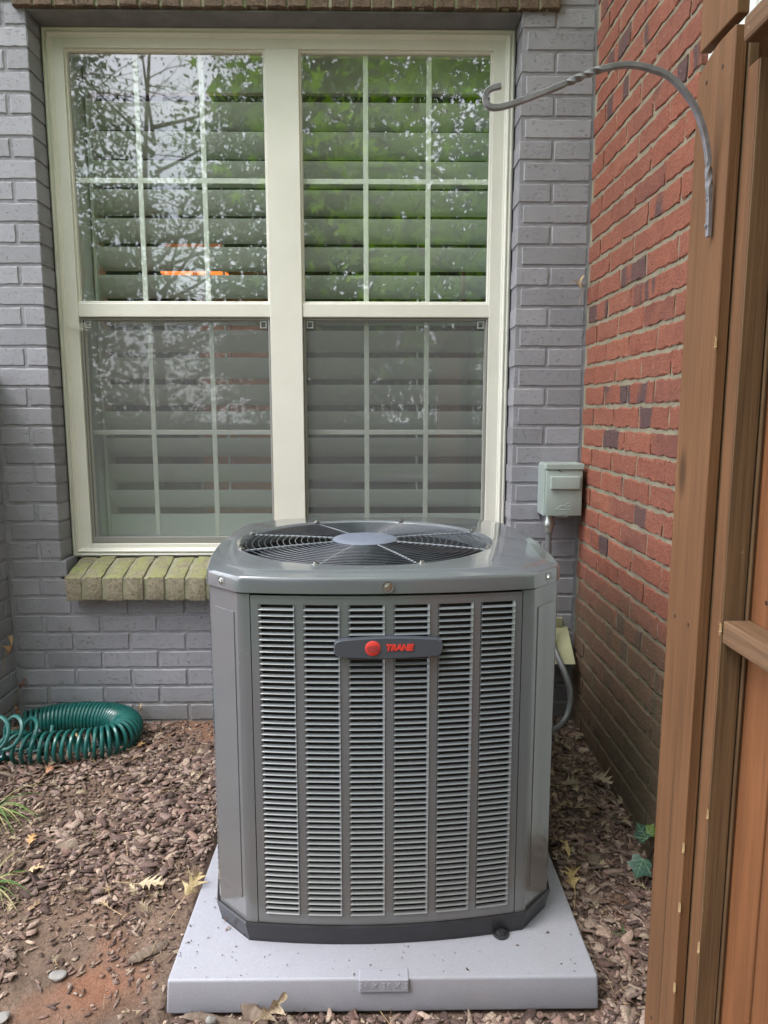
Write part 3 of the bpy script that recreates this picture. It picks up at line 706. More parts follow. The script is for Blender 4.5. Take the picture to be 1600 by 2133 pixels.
def text_obj(name, body, size, mat, parent, loc, rot=(R(90), 0, 0), extrude=.0008, offset=0.0, shear=0.0, sx=1.0, sp=1.0):
    cu = bpy.data.curves.new('tmp', 'FONT'); cu.body = body; cu.size = size; cu.extrude = extrude; cu.offset = offset; cu.shear = shear
    cu.align_x = 'CENTER'; cu.align_y = 'CENTER'; cu.space_character = sp; cu.resolution_u = 3
    to = bpy.data.objects.new('tmp', cu); me = bpy.data.meshes.new_from_object(to); bpy.data.objects.remove(to)
    me.name = name; me.materials.clear(); me.materials.append(mat)
    o = bpy.data.objects.new(name, me); o.parent = parent; o.location = loc; o.rotation_euler = rot; o.scale = (sx, 1, 1); return link(o)
text_obj('lettering', '36 X 36 X 3', .018, M['plate'], pad, (.001, -hw - .0034, .0645), extrude=.0006, offset=.0, sp=1.15)

ac = tag(empty('air_conditioner', (0.013, 1.848, 0.077), R(2.2)), 'large dark grey air conditioning unit with louvred front and round fan guard on top', 'air conditioner')
HB, CH, HS = .313, .075, .388            # half chord, chamfer, half size at the chamfer ends
BULGE = .027
def side_pts(n=12, grow=0.0, bulge=BULGE):
    """closed outline, chamfered square with bulged faces; corners listed from front-left, counter-clockwise seen from above"""
    pts = []
    for q in range(4):
        an = q * math.pi / 2; c, s_ = math.cos(an), math.sin(an)
        for i in range(n + 1):
            u = -1 + 2 * i / n; x = HB * u; y = -HS - bulge * (1 - u * u)
            sc = (HS + grow) / HS; x *= sc; y *= sc
            pts.append((x * c - y * s_, x * s_ + y * c))
    return pts
def prism(mb, pts, z0, z1, grow0=1, grow1=1):
    n = len(pts); mb.add([(x * grow0, y * grow0, z0) for x, y in pts] + [(x * grow1, y * grow1, z1) for x, y in pts], [(i, (i + 1) % n, n + (i + 1) % n, n + i) for i in range(n)])
P0 = side_pts()
# base pan: flared lip
bp = MB(); o1 = side_pts(grow=-.002); o2 = side_pts(grow=.006); n = len(o1)
for (pa, za, pb_, zb) in ((o1, 0.0, o1, .006), (o1, .006, o2, .046), (o2, .046, side_pts(grow=.004), .050), (side_pts(grow=.004), .050, side_pts(grow=-.012), .046)):
    bp.add([(x, y, za) for x, y in pa] + [(x, y, zb) for x, y in pb_], [(i, (i + 1) % n, n + (i + 1) % n, n + i) for i in range(n)])
bpo = bp.build('base_pan', M['basepan'], ac, smooth=True, auto=R(30))
tb = MB(); 
for i in range(13): pass
ang = [math.pi + math.pi * i / 12 for i in range(13)]
vs = [(.020 * math.cos(t), .026 * math.sin(t)) for t in ang]; vs = [(.020, .03)] + [(x, y) for x, y in reversed(vs)] + [(-.020, .03)]
k = len(vs); tb.add([(x, y, 0.001) for x, y in vs] + [(x, y, .007) for x, y in vs], [tuple(range(k)), tuple(k + i for i in range(k))] + [(i, (i + 1) % k, k + (i + 1) % k, k + i) for i in range(k)])
inst('mounting_tab', tb.mesh('mounting_tab', M['basepan'], bevel=.001), ac, (.258, -.392, 0))
inst('mounting_tab', bpy.data.meshes['mounting_tab'], ac, (-.175, -.385, 0)).scale = (1.2, .55, .6)
tbo = MB().lathe((.258, -.402, .007), [(0, .006), (.010, .006), (.0115, 0)], 6).build('anchor_bolt', M['basepan'], ac)

PZ0, PZ1 = .046, .803                     # panel bottom and top
SEAM = .290                               # seam between post and louvred panel (half)
def arc(u, off=0.0, hb=HB, hs=HS, b=BULGE): return (u, -hs - b * (1 - (u / hb) ** 2) - off)
# corner posts
def post():
    mb = MB(); pts = [arc(SEAM, -.006), arc(SEAM), arc(.300), arc(HB - .004), (HB + .004, -HS + .003)]
    e0 = Vector((HB, -HS)); e1 = Vector((HS, -HB))
    for t in (.12, .5, .88): pts.append(tuple(e0.lerp(e1, t)))
    m2 = [(-y, -x) for x, y in reversed(pts[:5])]
    pts = pts + m2
    prism_open(mb, pts, PZ0, PZ1); return mb
def prism_open(mb, pts, z0, z1):
    n = len(pts); mb.add([(x, y, z0) for x, y in pts] + [(x, y, z1) for x, y in pts], [(i, i + 1, n + i + 1, n + i) for i in range(n - 1)])
pm = post().mesh('corner_post', M['ac'], smooth=True, auto=R(20))
for q in range(4): inst('corner_post', pm, ac, (0, 0, 0), (0, 0, q * math.pi / 2))
for s_, rot_ in ((1, 0), (-1, -math.pi / 2)):   # embossed field on the two front posts
    e0 = Vector((HB, -HS)); e1 = Vector((HS, -HB)); nn = Vector((1, -1)).normalized() * .0016; d_ = (e1 - e0)
    mbb = MB()
    a_ = e0 + d_ * .20 + nn; b_ = e0 + d_ * .84 + nn
    mbb.add([(a_.x, a_.y, .10), (b_.x, b_.y, .10), (b_.x, b_.y, .76), (a_.x, a_.y, .76), (a_.x - .002, a_.y + .002, .098), (b_.x - .002, b_.y + .002, .098), (b_.x - .002, b_.y + .002, .762), (a_.x - .002, a_.y + .002, .762)],
            [(0, 1, 2, 3), (0, 1, 5, 4), (1, 2, 6, 5), (2, 3, 7, 6), (3, 0, 4, 7)])
    o_ = mbb.build('post_relief', M['ac'], ac, smooth=True); o_.rotation_euler = (0, 0, rot_)

# louvred panels: columns x rows
cols = [(-.272, -.195), (-.178, -.101), (-.084, -.007), (.011, .088), (.105, .181), (.197, .273)]
ROWS = 54; LZ0, LZ1 = .072, .781; LP = (LZ1 - LZ0) / ROWS
def panel_mesh():
    mb = MB()
    edges = [-SEAM + .0018] + [v for c in cols for v in c] + [SEAM - .0018]
    for i in range(0, len(edges), 2):              # stiles
        a_, b_ = edges[i], edges[i + 1]; us = np.linspace(a_, b_, 3)
        pts = [arc(a_, -.010)] + [arc(u) for u in us] + [arc(b_, -.010)]
        prism_open(mb, pts, PZ0 + .004, PZ1 - .003)
    us = np.linspace(edges[0], edges[-1], 40)
    for (z0, z1) in ((PZ0 + .004, LZ0), (LZ1, PZ1 - .003)):
        for i in range(0, len(edges) - 1):
            if i % 2 == 1:
                u2 = np.linspace(edges[i], edges[i + 1], 5); prism_open(mb, [arc(u) for u in u2], z0, z1)
    # small rolled top edge
    prism_open(mb, [arc(u, .0012) for u in us], PZ1 - .006, PZ1 - .003)
    n = len(us); mb.add([(*arc(u, .0012), PZ1 - .003) for u in us] + [(*arc(u, -.012), PZ1 - .002) for u in us], [(i, i + 1, n + i + 1, n + i) for i in range(n - 1)])
    return mb.mesh('louvre_panel', M['ac'], smooth=True, auto=R(25))
def slat_geo(w, mb=None, T=None):
    h = w / 2 - .0004; e = .0045
    rows = [(-.0042, -.0012, h - e), (-.0026, -.0019, h - e * .8), (.0002, -.0031, h - e * .4), (.0024, -.0044, h), (.0028, -.0050, h), (.0020, -.0058, h), (-.004, -.0050, h - .001)]
    vs = []
    for (n_, z_, hh) in rows: vs += [(-hh, -n_, z_), (0, -n_ - .0002, z_), (hh, -n_, z_)]
    fs = []
    for i in range(len(rows) - 1):
        for j in (0, 1): fs.append((i * 3 + j, i * 3 + j + 1, (i + 1) * 3 + j + 1, (i + 1) * 3 + j))
    for s_ in (-1, 1):                              # pressed end cheeks
        b = len(vs); vs += [(s_ * (h + .0004), 0.0, .0074), (s_ * (h - e), .0046, .0074)]
        j = 0 if s_ < 0 else 2
        fs += [(b, b + 1, 0 * 3 + j, 3 + j), (b, 3 + j, 6 + j), (b, 6 + j, 9 + j)]
    if T: vs = [tuple(T @ Vector(v)) for v in vs]
    return (vs, fs)
pn = panel_mesh(); sm2 = []
for (a_, b_) in cols: sm2.append(MB().add(*slat_geo(b_ - a_)).mesh('slat', M['slat'], smooth=True, auto=R(55)))
def slat_T(a_, b_, r_):
    u = (a_ + b_) / 2; x, y = arc(u); sl = 2 * BULGE * u / HB ** 2; z = LZ1 - (r_ + .5) * LP
    return x, y, z, math.atan(sl)
panels = []
for q in range(4):
    po = inst('louvre_panel', pn, ac, (0, 0, 0), (0, 0, q * math.pi / 2)); panels.append(po)
    # dark coil behind
    mb = MB(); us = np.linspace(-.288, .288, 12); prism_open(mb, [arc(u, -.022) for u in us], PZ0, PZ1)
    mb.build('coil', M['acdark'], po)
    lim = 50 if q == 0 else 0
    big = MB()
    for ci, (a_, b_) in enumerate(cols):
        for r_ in range(ROWS):
            x, y, z, an = slat_T(a_, b_, r_)
            if r_ < lim: inst('slat', sm2[ci], po, (x, y, z), (0, 0, an))
            else: big.add(*slat_geo(b_ - a_, T=Matrix.Translation((x, y, z)) @ Matrix.Rotation(an, 4, 'Z')))
    tag(big.build('lower_slat' if q == 0 else 'slat_field', M['slat'], po, smooth=True, auto=R(55)), kind='stuff')

# top cover
GC = (-.038, -.018); GR = .318
def lid():
    N = 192; O = side_pts(n=40, grow=.004)
    # resample outline by angle about grille centre
    import bisect
    ang = []
    for (x, y) in O: ang.append((math.atan2(y - GC[1], x - GC[0]), x, y))
    ang.sort(); A = [a_[0] for a_ in ang]
    def outline(t):
        t = (t + math.pi) % (2 * math.pi) - math.pi; i = bisect.bisect(A, t); p, q = ang[i - 1], ang[i % len(ang)]
        dt = (q[0] - p[0]) % (2 * math.pi); f_ = ((t - p[0]) % (2 * math.pi)) / dt if dt else 0
        return (p[1] + (q[1] - p[1]) * f_, p[2] + (q[2] - p[2]) * f_)
    vs = []; rows_ = 0
    # crease step: an inner octagon where the top is raised
    prof = [('o', 1.0, .806, 0), ('o', 1.0, .8065, -.001), ('o', 1.0, .812, 0), ('o', .9985, .832, 0), ('o', .996, .8365, 0), ('o', .990, .8395, 0), ('o', .975, .8410, 0), ('o', .935, .8425, 0), ('o', .918, .8465, 0), ('o', .905, .8480, 0),
            ('c', .020, .8490, 0), ('c', .012, .8500, 0), ('c', .007, .8470, 0), ('c', .002, .8420, 0), ('c', 0.0, .836, 0), ('c', -.002, .810, 0)]
    ts = [2 * math.pi * i / N for i in range(N)]
    for kind, v, z, d_ in prof:
        for t in ts:
            x, y = outline(t)
            if kind == 'o': X_, Y_ = x * v, y * v
            else: X_, Y_ = GC[0] + (GR + v) * math.cos(t), GC[1] + (GR + v) * math.sin(t)
            vs.append((X_, Y_, z))
    K = len(prof); fs = [(k * N + i, k * N + (i + 1) % N, (k + 1) * N + (i + 1) % N, (k + 1) * N + i) for k in range(K - 1) for i in range(N)]
    # bottom return
    b = len(vs)
    for t in ts: x, y = outline(t); vs.append((x * .975, y * .975, .806))
    fs += [(i, (i + 1) % N, b + (i + 1) % N, b + i) for i in range(N)]
    return MB().add(vs, fs)
top = lid().build('top_cover', M['ac'], ac, smooth=True, auto=R(28))
# recessed bolts in the skirt
def bolt(x, y, az):
    o_ = MB().lathe((0, 0, 0), [(.0135, .0010), (.0125, .0014), (.0100, .0002), (.0092, .0002)], 20, '-y').build('bolt_dimple', M['ac'], ac, smooth=True)
    o_.location = (x, y, .821); o_.rotation_euler = (0, 0, az)
    b_ = MB().lathe((0, 0, 0), [(.0100, .0003), (.0062, .0010), (.0050, .0040), (.0030, .0046), (.0026, .0030), (0, .0030)], 6, '-y').build('bolt_head', M['bolt'], o_)
bolt(*arc(-.001, .0055), 0)
ctr = (HB + HS) / 2
bolt(-ctr - .0028, -ctr - .0028, R(-45)); bolt(ctr + .0028, -ctr - .0028, R(45))

# fan guard
fg = MB()
r_ = .088
k = 0
while r_ < GR - .004:
    zz = .8455 + .004 * (1 - (r_ / GR) ** 2); fg.ring((GC[0], GC[1], zz), r_, .00125, 96, 6); r_ += .0156
tag(fg.build('fan_guard', M['wire'], ac, smooth=True), None)
spoke_me = MB().tube([(.078, 0, .0035), (.20, 0, .0022), (GR + .004, 0, -.0012)], .0026, 6).mesh('guard_spoke', M['spoke'], smooth=True)
for d_ in (160, 201, 249, 115, 69, 291, 21, -24):
    an = R(d_); inst('guard_spoke', spoke_me, ac, (GC[0], GC[1], .8445), (0, 0, an))
    cx, cy = GC[0] + (GR + .008) * math.cos(an), GC[1] + (GR + .008) * math.sin(an)
    c_ = MB().lathe((0, 0, 0), [(.0085, 0), (.0085, .002), (.0045, .003), (.0045, .0065), (0, .0065)], 10).build('guard_clip', M['bolt'], ac); c_.location = (cx, cy, .8485)
MB().lathe((GC[0], GC[1], .845), [(0, .0105), (.060, .0105), (.080, .0085), (.085, .0050), (.085, .0), (.080, -.004), (0, -.004)], 48).build('hub_cap', M['hub'], ac, smooth=True, auto=R(50))
# fan and shroud below
sh_ = MB(); sh_.lathe((GC[0], GC[1], .70), [(GR - .002, .11), (GR - .01, .05), (GR - .01, -.10), (0, -.12)], 64); sh_.build('fan_shroud', M['acdark'], ac, smooth=True)
MB().lathe((GC[0], GC[1], .70), [(0, .07), (.07, .07), (.075, .06), (.075, 0), (0, 0)], 24).build('fan_motor', M['acdark'], ac, smooth=True)
bl = []; nr, na = 6, 8; vs = []
for i in range(nr + 1):
    r_ = .07 + (.295 - .07) * i / nr; wdt = R(34 + 8 * i / nr)
    for j in range(na + 1):
        t = (j / na - .5) * wdt + R(14) * (i / nr) ** 2; vs.append((r_ * math.cos(t), r_ * math.sin(t), -.045 * (j / na - .5) * (1.2 - .3 * i / nr) + .004 * math.sin(j / na * math.pi)))
fs = [(i * (na + 1) + j, i * (na + 1) + j + 1, (i + 1) * (na + 1) + j + 1, (i + 1) * (na + 1) + j) for i in range(nr) for j in range(na)]
bmesh_ = MB().add(vs, fs).mesh('fan_blade', M['blade'], smooth=True)
for q in range(5): inst('fan_blade', bmesh_, ac, (GC[0], GC[1], .785), (0, 0, R(72 * q + 18)))

# name badge
bd = MB(); ol = []
for (sx, lim) in ((1, 1),):
    pass
W2, H2 = .114, .0235
def badge_outline(n=14):
    p = []
    for i in range(n + 1): u = -1 + 2 * i / n; p.append((u * (W2 - .010), H2 * (1 - .22 * u * u)))
    he = H2 * .78
    right = [(W2 - .004, he - .003), (W2, he - .010), (W2, -he + .010), (W2 - .004, -he + .003)]
    q = [(x, -z) for x, z in reversed(p)]
    left = [(-x, -z) for x, z in right]
    return p + right + q + left
OL = badge_outline(); k = len(OL)
vs = []; 
for (y, s_) in ((0, 1.0), (-.009, 1.0), (-.0125, .975), (-.0135, .94)):
    for (x, z) in OL: vs.append((x - (1 - s_) * math.copysign(min(abs(x), .04), x), y, z * (s_ if s_ == 1 else s_ - .03)))
fs = [(a_ * k + i, a_ * k + (i + 1) % k, (a_ + 1) * k + (i + 1) % k, (a_ + 1) * k + i) for a_ in range(3) for i in range(k)] + [tuple(3 * k + i for i in range(k))]
bdo = bd.add(vs, fs).build('badge', M['badge'], ac, smooth=True, auto=R(30))
bdo.location = (.000, -HS - BULGE - .001, .692)
MB().lathe((-.033, -.0133, .0005), [(0, .0022), (.0150, .0022), (.0160, .0014), (.0160, 0)], 40, '-y').build('disc', M['redplastic'], bdo, smooth=True)
gr = MB()
for i in range(9):
    z = .0055 - i * .0014 * 1.15; hw_ = math.sqrt(max(0, .0148 ** 2 - z * z)) * (1 if i > 1 else .8)
    gr.box(-.033 - hw_ * (.95 if i % 2 else .8), -.033 + hw_ * .95, -.01575, -.0155, z - .0001 + .0005, z + .00022 + .0005)
gr.build('disc_lines', M['badge'], bdo)
text_obj('lettering', 'TRANE', .0176, M['redplastic'], bdo, (.0215, -.0142, .0010), extrude=.0010, offset=.0011, shear=.22, sx=1.03, sp=.97)

# ------------------------------------------------------------------ electrical box, conduit, line cover, pipes
eb = tag(empty('disconnect_box', (.645, 2.5, .902)), 'grey green electrical disconnect box on the wall beside the red bricks', 'electrical box')
MB().box(-.063, .066, -.092, 0, 0, .176).build('back_box', M['boxgrey'], eb, bevel=.002)
lid_ = MB().box(-.058, .067, -.101, -.0925, .001, .160).build('cover', M['boxgrey'], eb, smooth=True, bevel=.003)
MB().box(-.060, .070, -.106, -.004, .1605, .1805).build('hood', M['boxgrey'], eb, bevel=.0025)
MB().box(-.045, .059, -.112, -.1012, .092, .139).build('boss', M['boxgrey'], lid_, smooth=True, bevel=.0095, seg=5, auto=R(80))
em = []      # embossed bird over a wave, drawn as thin beads
def bead(pts, r=.0012): return MB().tube([(x, -.1013, z) for x, z in pts], r, 5)
duck = bead([(-.024, .024), (-.014, .028), (-.008, .036), (.004, .037), (.010, .034), (.022, .034), (.030, .030), (.028, .024), (.010, .0225), (-.010, .0225), (-.024, .024)])
duck.tube([(x, -.1013, z) for x, z in [(.010, .036), (.014, .041), (.020, .046), (.026, .045), (.029, .041), (.036, .040), (.028, .037), (.020, .036), (.016, .034)]], .0012, 5)
for x in (-.012, -.004, .003, .010): duck.tube([(x - .004, -.1013, .025), (x, -.1013, .033), (x + .004, -.1013, .026)], .0006, 5)
duck.build('emblem', M['boxgrey'], lid_, smooth=True)
MB().tube([(-.022, -.102, .002), (-.015, -.106, -.002), (.015, -.106, -.002), (.022, -.102, .002)], .0012, 6).build('latch', M['zinc'], lid_, smooth=True)
cdp = [(.611, 2.44, .895), (.612, 2.44, .80), (.614, 2.44, .62), (.618, 2.43, .52), (.630, 2.385, .44), (.652, 2.33, .375), (.668, 2.30, .315), (.664, 2.285, .265), (.640, 2.26, .225), (.58, 2.22, .205), (.45, 2.16, .21)]
def spline(pts, n=12):
    pts = [Vector(p) for p in pts]; out_ = []
    for i in range(len(pts) - 1):
        p0, p1, p2, p3 = pts[max(i - 1, 0)], pts[i], pts[i + 1], pts[min(i + 2, len(pts) - 1)]
        for j in range(n):
            t = j / n; out_.append(.5 * ((2 * p1) + (-p0 + p2) * t + (2 * p0 - 5 * p1 + 4 * p2 - p3) * t * t + (-p0 + 3 * p1 - 3 * p2 + p3) * t ** 3))
    out_.append(pts[-1]); return out_
def resample(pts, step):
    out_ = [pts[0]]; acc = 0
    for a_, b_ in zip(pts, pts[1:]):
        L = (b_ - a_).length; d_ = step - acc
        while d_ <= L: out_.append(a_.lerp(b_, d_ / L)); d_ += step
        acc = (acc + L) % step
    return out_
cd = tag(empty('conduit', (.611, 2.44, .12)), 'grey ribbed flexible conduit dropping from the electrical box to the unit', 'conduit')
pts = [p - Vector((.611, 2.44, .12)) for p in resample(spline(cdp, 24), .0030)]
MB().tube(pts, .011, 12, radii=[.0112 if i % 2 else .0100 for i in range(len(pts))]).build('sleeve', M['cond'], cd, smooth=True, auto=R(80))
MB().lathe((0, 0, .762), [(.0112, -.045), (.0145, -.043), (.0155, -.022), (.0195, -.020), (.0195, -.004), (.0150, .002), (.0150, .022)], 20).build('fitting', M['zinc'], cd, smooth=True, auto=R(50))
cv = tag(empty('pipe_cover', (.60, 2.5, .38)), 'beige sheet cover sloping off the wall between the unit and the red bricks', 'cover')
mb = MB(); mb.add([(-.16, -.012, .10), (.105, -.012, .10), (.106, -.125, 0), (-.16, -.125, 0), (-.16, 0, .10), (.105, 0, .10), (.106, 0, 0), (-.16, 0, 0)],
       [(0, 1, 2, 3), (4, 5, 1, 0), (1, 5, 6, 2), (0, 3, 7, 4), (3, 2, 6, 7)])
mb.build('hood', M['beige'], cv, bevel=.002); MB().box(-.16, .085, -.014, -.001, .101, .135).build('flange', M['beige'], cv, bevel=.002)
ls = tag(empty('refrigerant_pipes', (.60, 2.45, .3)), 'black insulated pipes behind the unit under the beige cover', 'pipe')
for dx, r_ in ((0, .019), (-.05, .008)):
    MB().tube([p for p in spline([(dx, -.03, .09), (dx + .005, -.05, .02), (dx - .01, -.10, -.05), (dx - .08, -.2, -.08), (dx - .18, -.3, -.08)], 8)], r_, 10).build('pipe', M['rubber'], ls, smooth=True)

# ------------------------------------------------------------------ coiled hose
def coil_pts(path, turns_per_m, rad, start_phase=0, squash=1.0):
    pts = spline(path, 30); pts = resample(pts, .0022); out_ = []; ph = start_phase; acc = 0; k = len(pts)
    for i, p in enumerate(pts):
        f_ = i / (k - 1); T = (pts[min(i + 1, k - 1)] - pts[max(i - 1, 0)]).normalized()
        side = T.cross(Vector((0, 0, 1))).normalized(); up = side.cross(T).normalized()
        rr = rad(f_) if callable(rad) else rad; tp = turns_per_m(f_) if callable(turns_per_m) else turns_per_m
        out_.append((p, side, up, rr, tp))
    fine = []; sub = 6
    for i in range(k - 1):
        p, s1, u1, r1, t1 = out_[i]; q, s2, u2, r2, t2 = out_[i + 1]
        for j in range(sub):
            g_ = j / sub; P = p.lerp(q, g_); si = s1.lerp(s2, g_); up = u1.lerp(u2, g_); ph += 2 * math.pi * t1 * .0022 / sub
            fine.append(P + si * (r1 * math.cos(ph)) + up * (r1 * math.sin(ph) * squash))
    return fine
def decimate(pts, step): return resample(pts, step)
hs = tag(empty('coiled_hose', (-1.03, 2.32, .115)), 'dark green coiled garden hose lying in a loop on the mulch', 'garden hose')
def rel(p): return (p[0] + 1.03, p[1] - 2.32, p[2] - .115)
ring_path = [(-1.235, 2.405, .150), (-1.18, 2.425, .156), (-1.10, 2.440, .163), (-1.02, 2.440, .165), (-.935, 2.425, .165), (-.878, 2.385, .163), (-.860, 2.335, .160), (-.878, 2.285, .157), (-.93, 2.255, .154),
             (-1.0, 2.242, .152), (-1.07, 2.235, .150), (-1.13, 2.23, .148), (-1.18, 2.24, .146), (-1.215, 2.27, .150)]
def tpm(f): return 72 - 30 * max(0, min(1, (f - .50) / .2)) if f > .06 else 55
fine = coil_pts([rel(p) for p in [(x, y, z + .004) for x, y, z in ring_path]], tpm, .0475, 0.5)
MB().tube(decimate(fine, .009), .0066, 8).build('coil', M['hose'], hs, smooth=True)
left_path = [(-1.13, 2.30, .165), (-1.155, 2.265, .185), (-1.19, 2.20, .222), (-1.215, 2.10, .255), (-1.235, 1.95, .27), (-1.235, 1.8, .22), (-1.23, 1.7, .14)]
fine = coil_pts([rel(p) for p in left_path], 16, .052, 2.2)
MB().tube(decimate(fine, .010), .0066, 8).build('stretched_coil', M['hose'], hs, smooth=True)
for path in ([(-1.36 + .13, 2.20, .125), (-1.27, 2.10, .12), (-1.28, 1.95, .12)], [(-1.215, 2.22, .128), (-1.25, 2.14, .135), (-1.285, 2.0, .13)]):
    MB().tube(spline([rel(p) for p in path], 8), .0066, 8).build('hose_end', M['hose'], hs, smooth=True)
for (p, q) in (((-1.218, 2.235, .126), (-1.243, 2.185, .124)), ((-1.135, 2.275, .185), (-1.150, 2.30, .180))):
    MB().tube([rel(p), rel(q)], .0105, 12).build('coupling', M['coupling'], hs, smooth=True, bevel=.0)

# ------------------------------------------------------------------ fence and plant hook
fe = tag(empty('wooden_fence', (.53, 1.05, 0)), 'brown stained wooden fence of upright boards and rails close to the camera on the right', 'fence')
def fb(name, x0, x1, y0, y1, z0, z1, m, bev=.0025, jag=0):
    o_ = MB().box(-(x1 - x0) / 2, (x1 - x0) / 2, -(y1 - y0) / 2, (y1 - y0) / 2, -(z1 - z0) / 2, (z1 - z0) / 2)
    ob = o_.build(name, m, fe, bevel=bev); ob.location = ((x0 + x1) / 2 - .53, (y0 + y1) / 2 - 1.05, (z0 + z1) / 2); return ob
# the wide end board with its cut top, curved toward the wall
def end_board(z0, z1, dog):
    n = 8; prof = [(1.053, z0), (1.053, z1)]
    for i in range(n + 1):
        t = i / n; prof.append((1.090 + .076 * t, z1 - dog * (1 - math.cos(t * math.pi / 2))))
    prof += [(1.166, z0)]
    vs = [(.500, y, z) for y, z in prof] + [(.518, y, z) for y, z in prof]; k = len(prof)
    fs = [tuple(range(k)), tuple(k + i for i in range(k))] + [(i, (i + 1) % k, k + (i + 1) % k, k + i) for i in range(k)]
    mb = MB().add([(x - .53, y - 1.05, z) for x, y, z in vs], fs); return mb
end_board(0, 1.786, .022).build('board', M['cedar'], fe, bevel=.002)
end_board(1.799, 2.06, .10).build('board', M['cedar'], fe, bevel=.002)
fb('batten', .5185, .552, 1.021, 1.050, 0, 1.728, M['cedar'])
fb('shade_strip', .5195, .552, 1.0175, 1.0205, 0, 1.727, M['cedar_d'], .0008)            # darker strip: shade of the batten's camera-facing side put into colour
fb('post', .5195, .5535, 1.0185, 1.0195, 0, 1.70, M['cedar_d'], .0)       # earlier darkened face, removed again below
bpy.data.objects.remove(bpy.data.objects['post'], do_unlink=True)
fb('back_board', .5200, .536, 1.0525, 1.165, 0, 1.79, M['cedar_d'])
fb('back_board', .5545, .5605, 1.0165, 1.11, 0, 1.72, M['cedar_d'])
fb('board', .5615, .578, 1.0195, 1.115, 0, 1.83, M['cedar_o'])
bx = 0
y1 = 1.016
for i in range(22):
    y0 = y1 - (.092 if i else .075); fb('board', .5615 + (.0012 if i % 2 else 0), .578, y0, y1, 0, 1.83 + random.uniform(-.004, .004), M['cedar_o'], .0022); y1 = y0 - .0035
fb('rail', .5205, .5605, -.95, 1.0165, .913, .948, M['cedar_y'])
fb('rail', .4880, .5600, -.95, 1.0080, 1.738, 1.771, M['cedar_y'], .005)
fb('rail', .5205, .5605, -.95, 1.0165, .16, .20, M['cedar_y'])
# splinters torn out along the arrises
spl = MB()
for (y, z, s_) in ((1.053, .55, 1), (1.053, .445, 1.5), (1.053, .30, 1.3), (1.053, 1.35, .8), (1.019, .40, 1.2), (1.019, .63, .7), (1.019, .93, 1.0)):
    x = .4995 if y > 1.05 else .5180
    for q in range(5):
        a_ = random.uniform(-.6, .6); l_ = .0065 * s_ * random.uniform(.5, 1.2)
        spl.add([(x - .53, y - 1.05 - .0005, z - l_ + q * .003), (x - .53 - .003, y - 1.05 - .002, z + q * .004), (x - .53 + .002, y - 1.05 + .002, z + l_ + q * .002), (x - .53 + .001, y - 1.05 - .003, z + q * .003)], [(0, 1, 2), (0, 2, 3), (0, 1, 3), (1, 2, 3)])
tag(spl.build('splinter', M['raw'], fe), kind='stuff')
nh = MB()
for z in (.18, .93, 1.755):
    for y in (1.085, 1.135): nh.tube([(.5005 - .53, y - 1.05, z - .01), (.4993 - .53, y - 1.05, z - .01)], .0032, 8)
for i in range(10):
    yb = 1.016 - .075 + .037 - i * .0955
    for z in (.985, 1.69, .26): nh.tube([(.562 - .53, yb - 1.05, z), (.5600 - .53, yb - 1.05, z)], .003, 8)
nh.build('nail_heads', M['rustnail'], fe)
# dark check running down the end board
ck = MB(); zz = 0.0
pth = [(1.105 + .004 * noise.noise((0, 0, z * 6)) - .006 * (z - .3), z) for z in np.linspace(.02, .80, 40)]
n = len(pth); ck.add([(.4992 - .53, y - 1.05 - .0009 * math.sin(i / n * math.pi), z) for i, (y, z) in enumerate(pth)] + [(.4992 - .53, y - 1.05 + .0009 * math.sin(i / n * math.pi), z) for i, (y, z) in enumerate(pth)], [(i, i + 1, n + i + 1, n + i) for i in range(n - 1)])
ck.build('crack', M['cedar_d'], fe)
lt = tag(empty('gate_latch', (.505, .93, 1.80)), 'black metal latch plate at the top right corner on the fence rail', 'latch')
MB().box(-.01, .03, -.03, .03, -.045, .06).build('plate', M['black'], lt, bevel=.004)
MB().tube([(-.005, -.02, .03), (-.02, 0, .03), (-.005, .02, .03)], .004, 8).build('hasp', M['black'], lt, smooth=True)

hk = tag(empty('plant_hook', (.495, 1.085, 1.52)), 'curved twisted iron plant hook screwed to the fence end board, empty', 'hook')
hp = [(.4935, 1.512), (.4925, 1.545), (.491, 1.575), (.4855, 1.628), (.474, 1.668), (.457, 1.699), (.431, 1.726), (.406, 1.739), (.365, 1.7465), (.324, 1.740), (.297, 1.730), (.269, 1.7185), (.222, 1.701), (.196, 1.6925), (.178, 1.6885), (.166, 1.690), (.160, 1.698), (.1615, 1.708), (.170, 1.7145), (.184, 1.7175)]
pts = resample(spline([(x - .495, 0, z - 1.52) for x, z in hp], 16), .0022)
def bar(pts, half, thick, twist):
    k = len(pts); vs = []
    tot = 0
    for i, p in enumerate(pts):
        T = (pts[min(i + 1, k - 1)] - pts[max(i - 1, 0)]).normalized(); B = Vector((0, 1, 0)); Nn = T.cross(B).normalized(); f_ = i / (k - 1)
        an = twist(f_); a_ = B * math.cos(an) + Nn * math.sin(an); c_ = -B * math.sin(an) + Nn * math.cos(an)
        w_ = half(f_); t_ = thick(f_)
        for (s_, q) in ((1, .8), (.8, 1), (-.8, 1), (-1, .8), (-1, -.8), (-.8, -1), (.8, -1), (1, -.8)): vs.append(p + a_ * (w_ * s_) + c_ * (t_ * q))
    fs = [(i * 8 + j, i * 8 + (j + 1) % 8, (i + 1) * 8 + (j + 1) % 8, (i + 1) * 8 + j) for i in range(k - 1) for j in range(8)] + [tuple(range(8)), tuple((k - 1) * 8 + j for j in range(8))]
    return MB().add(vs, fs)
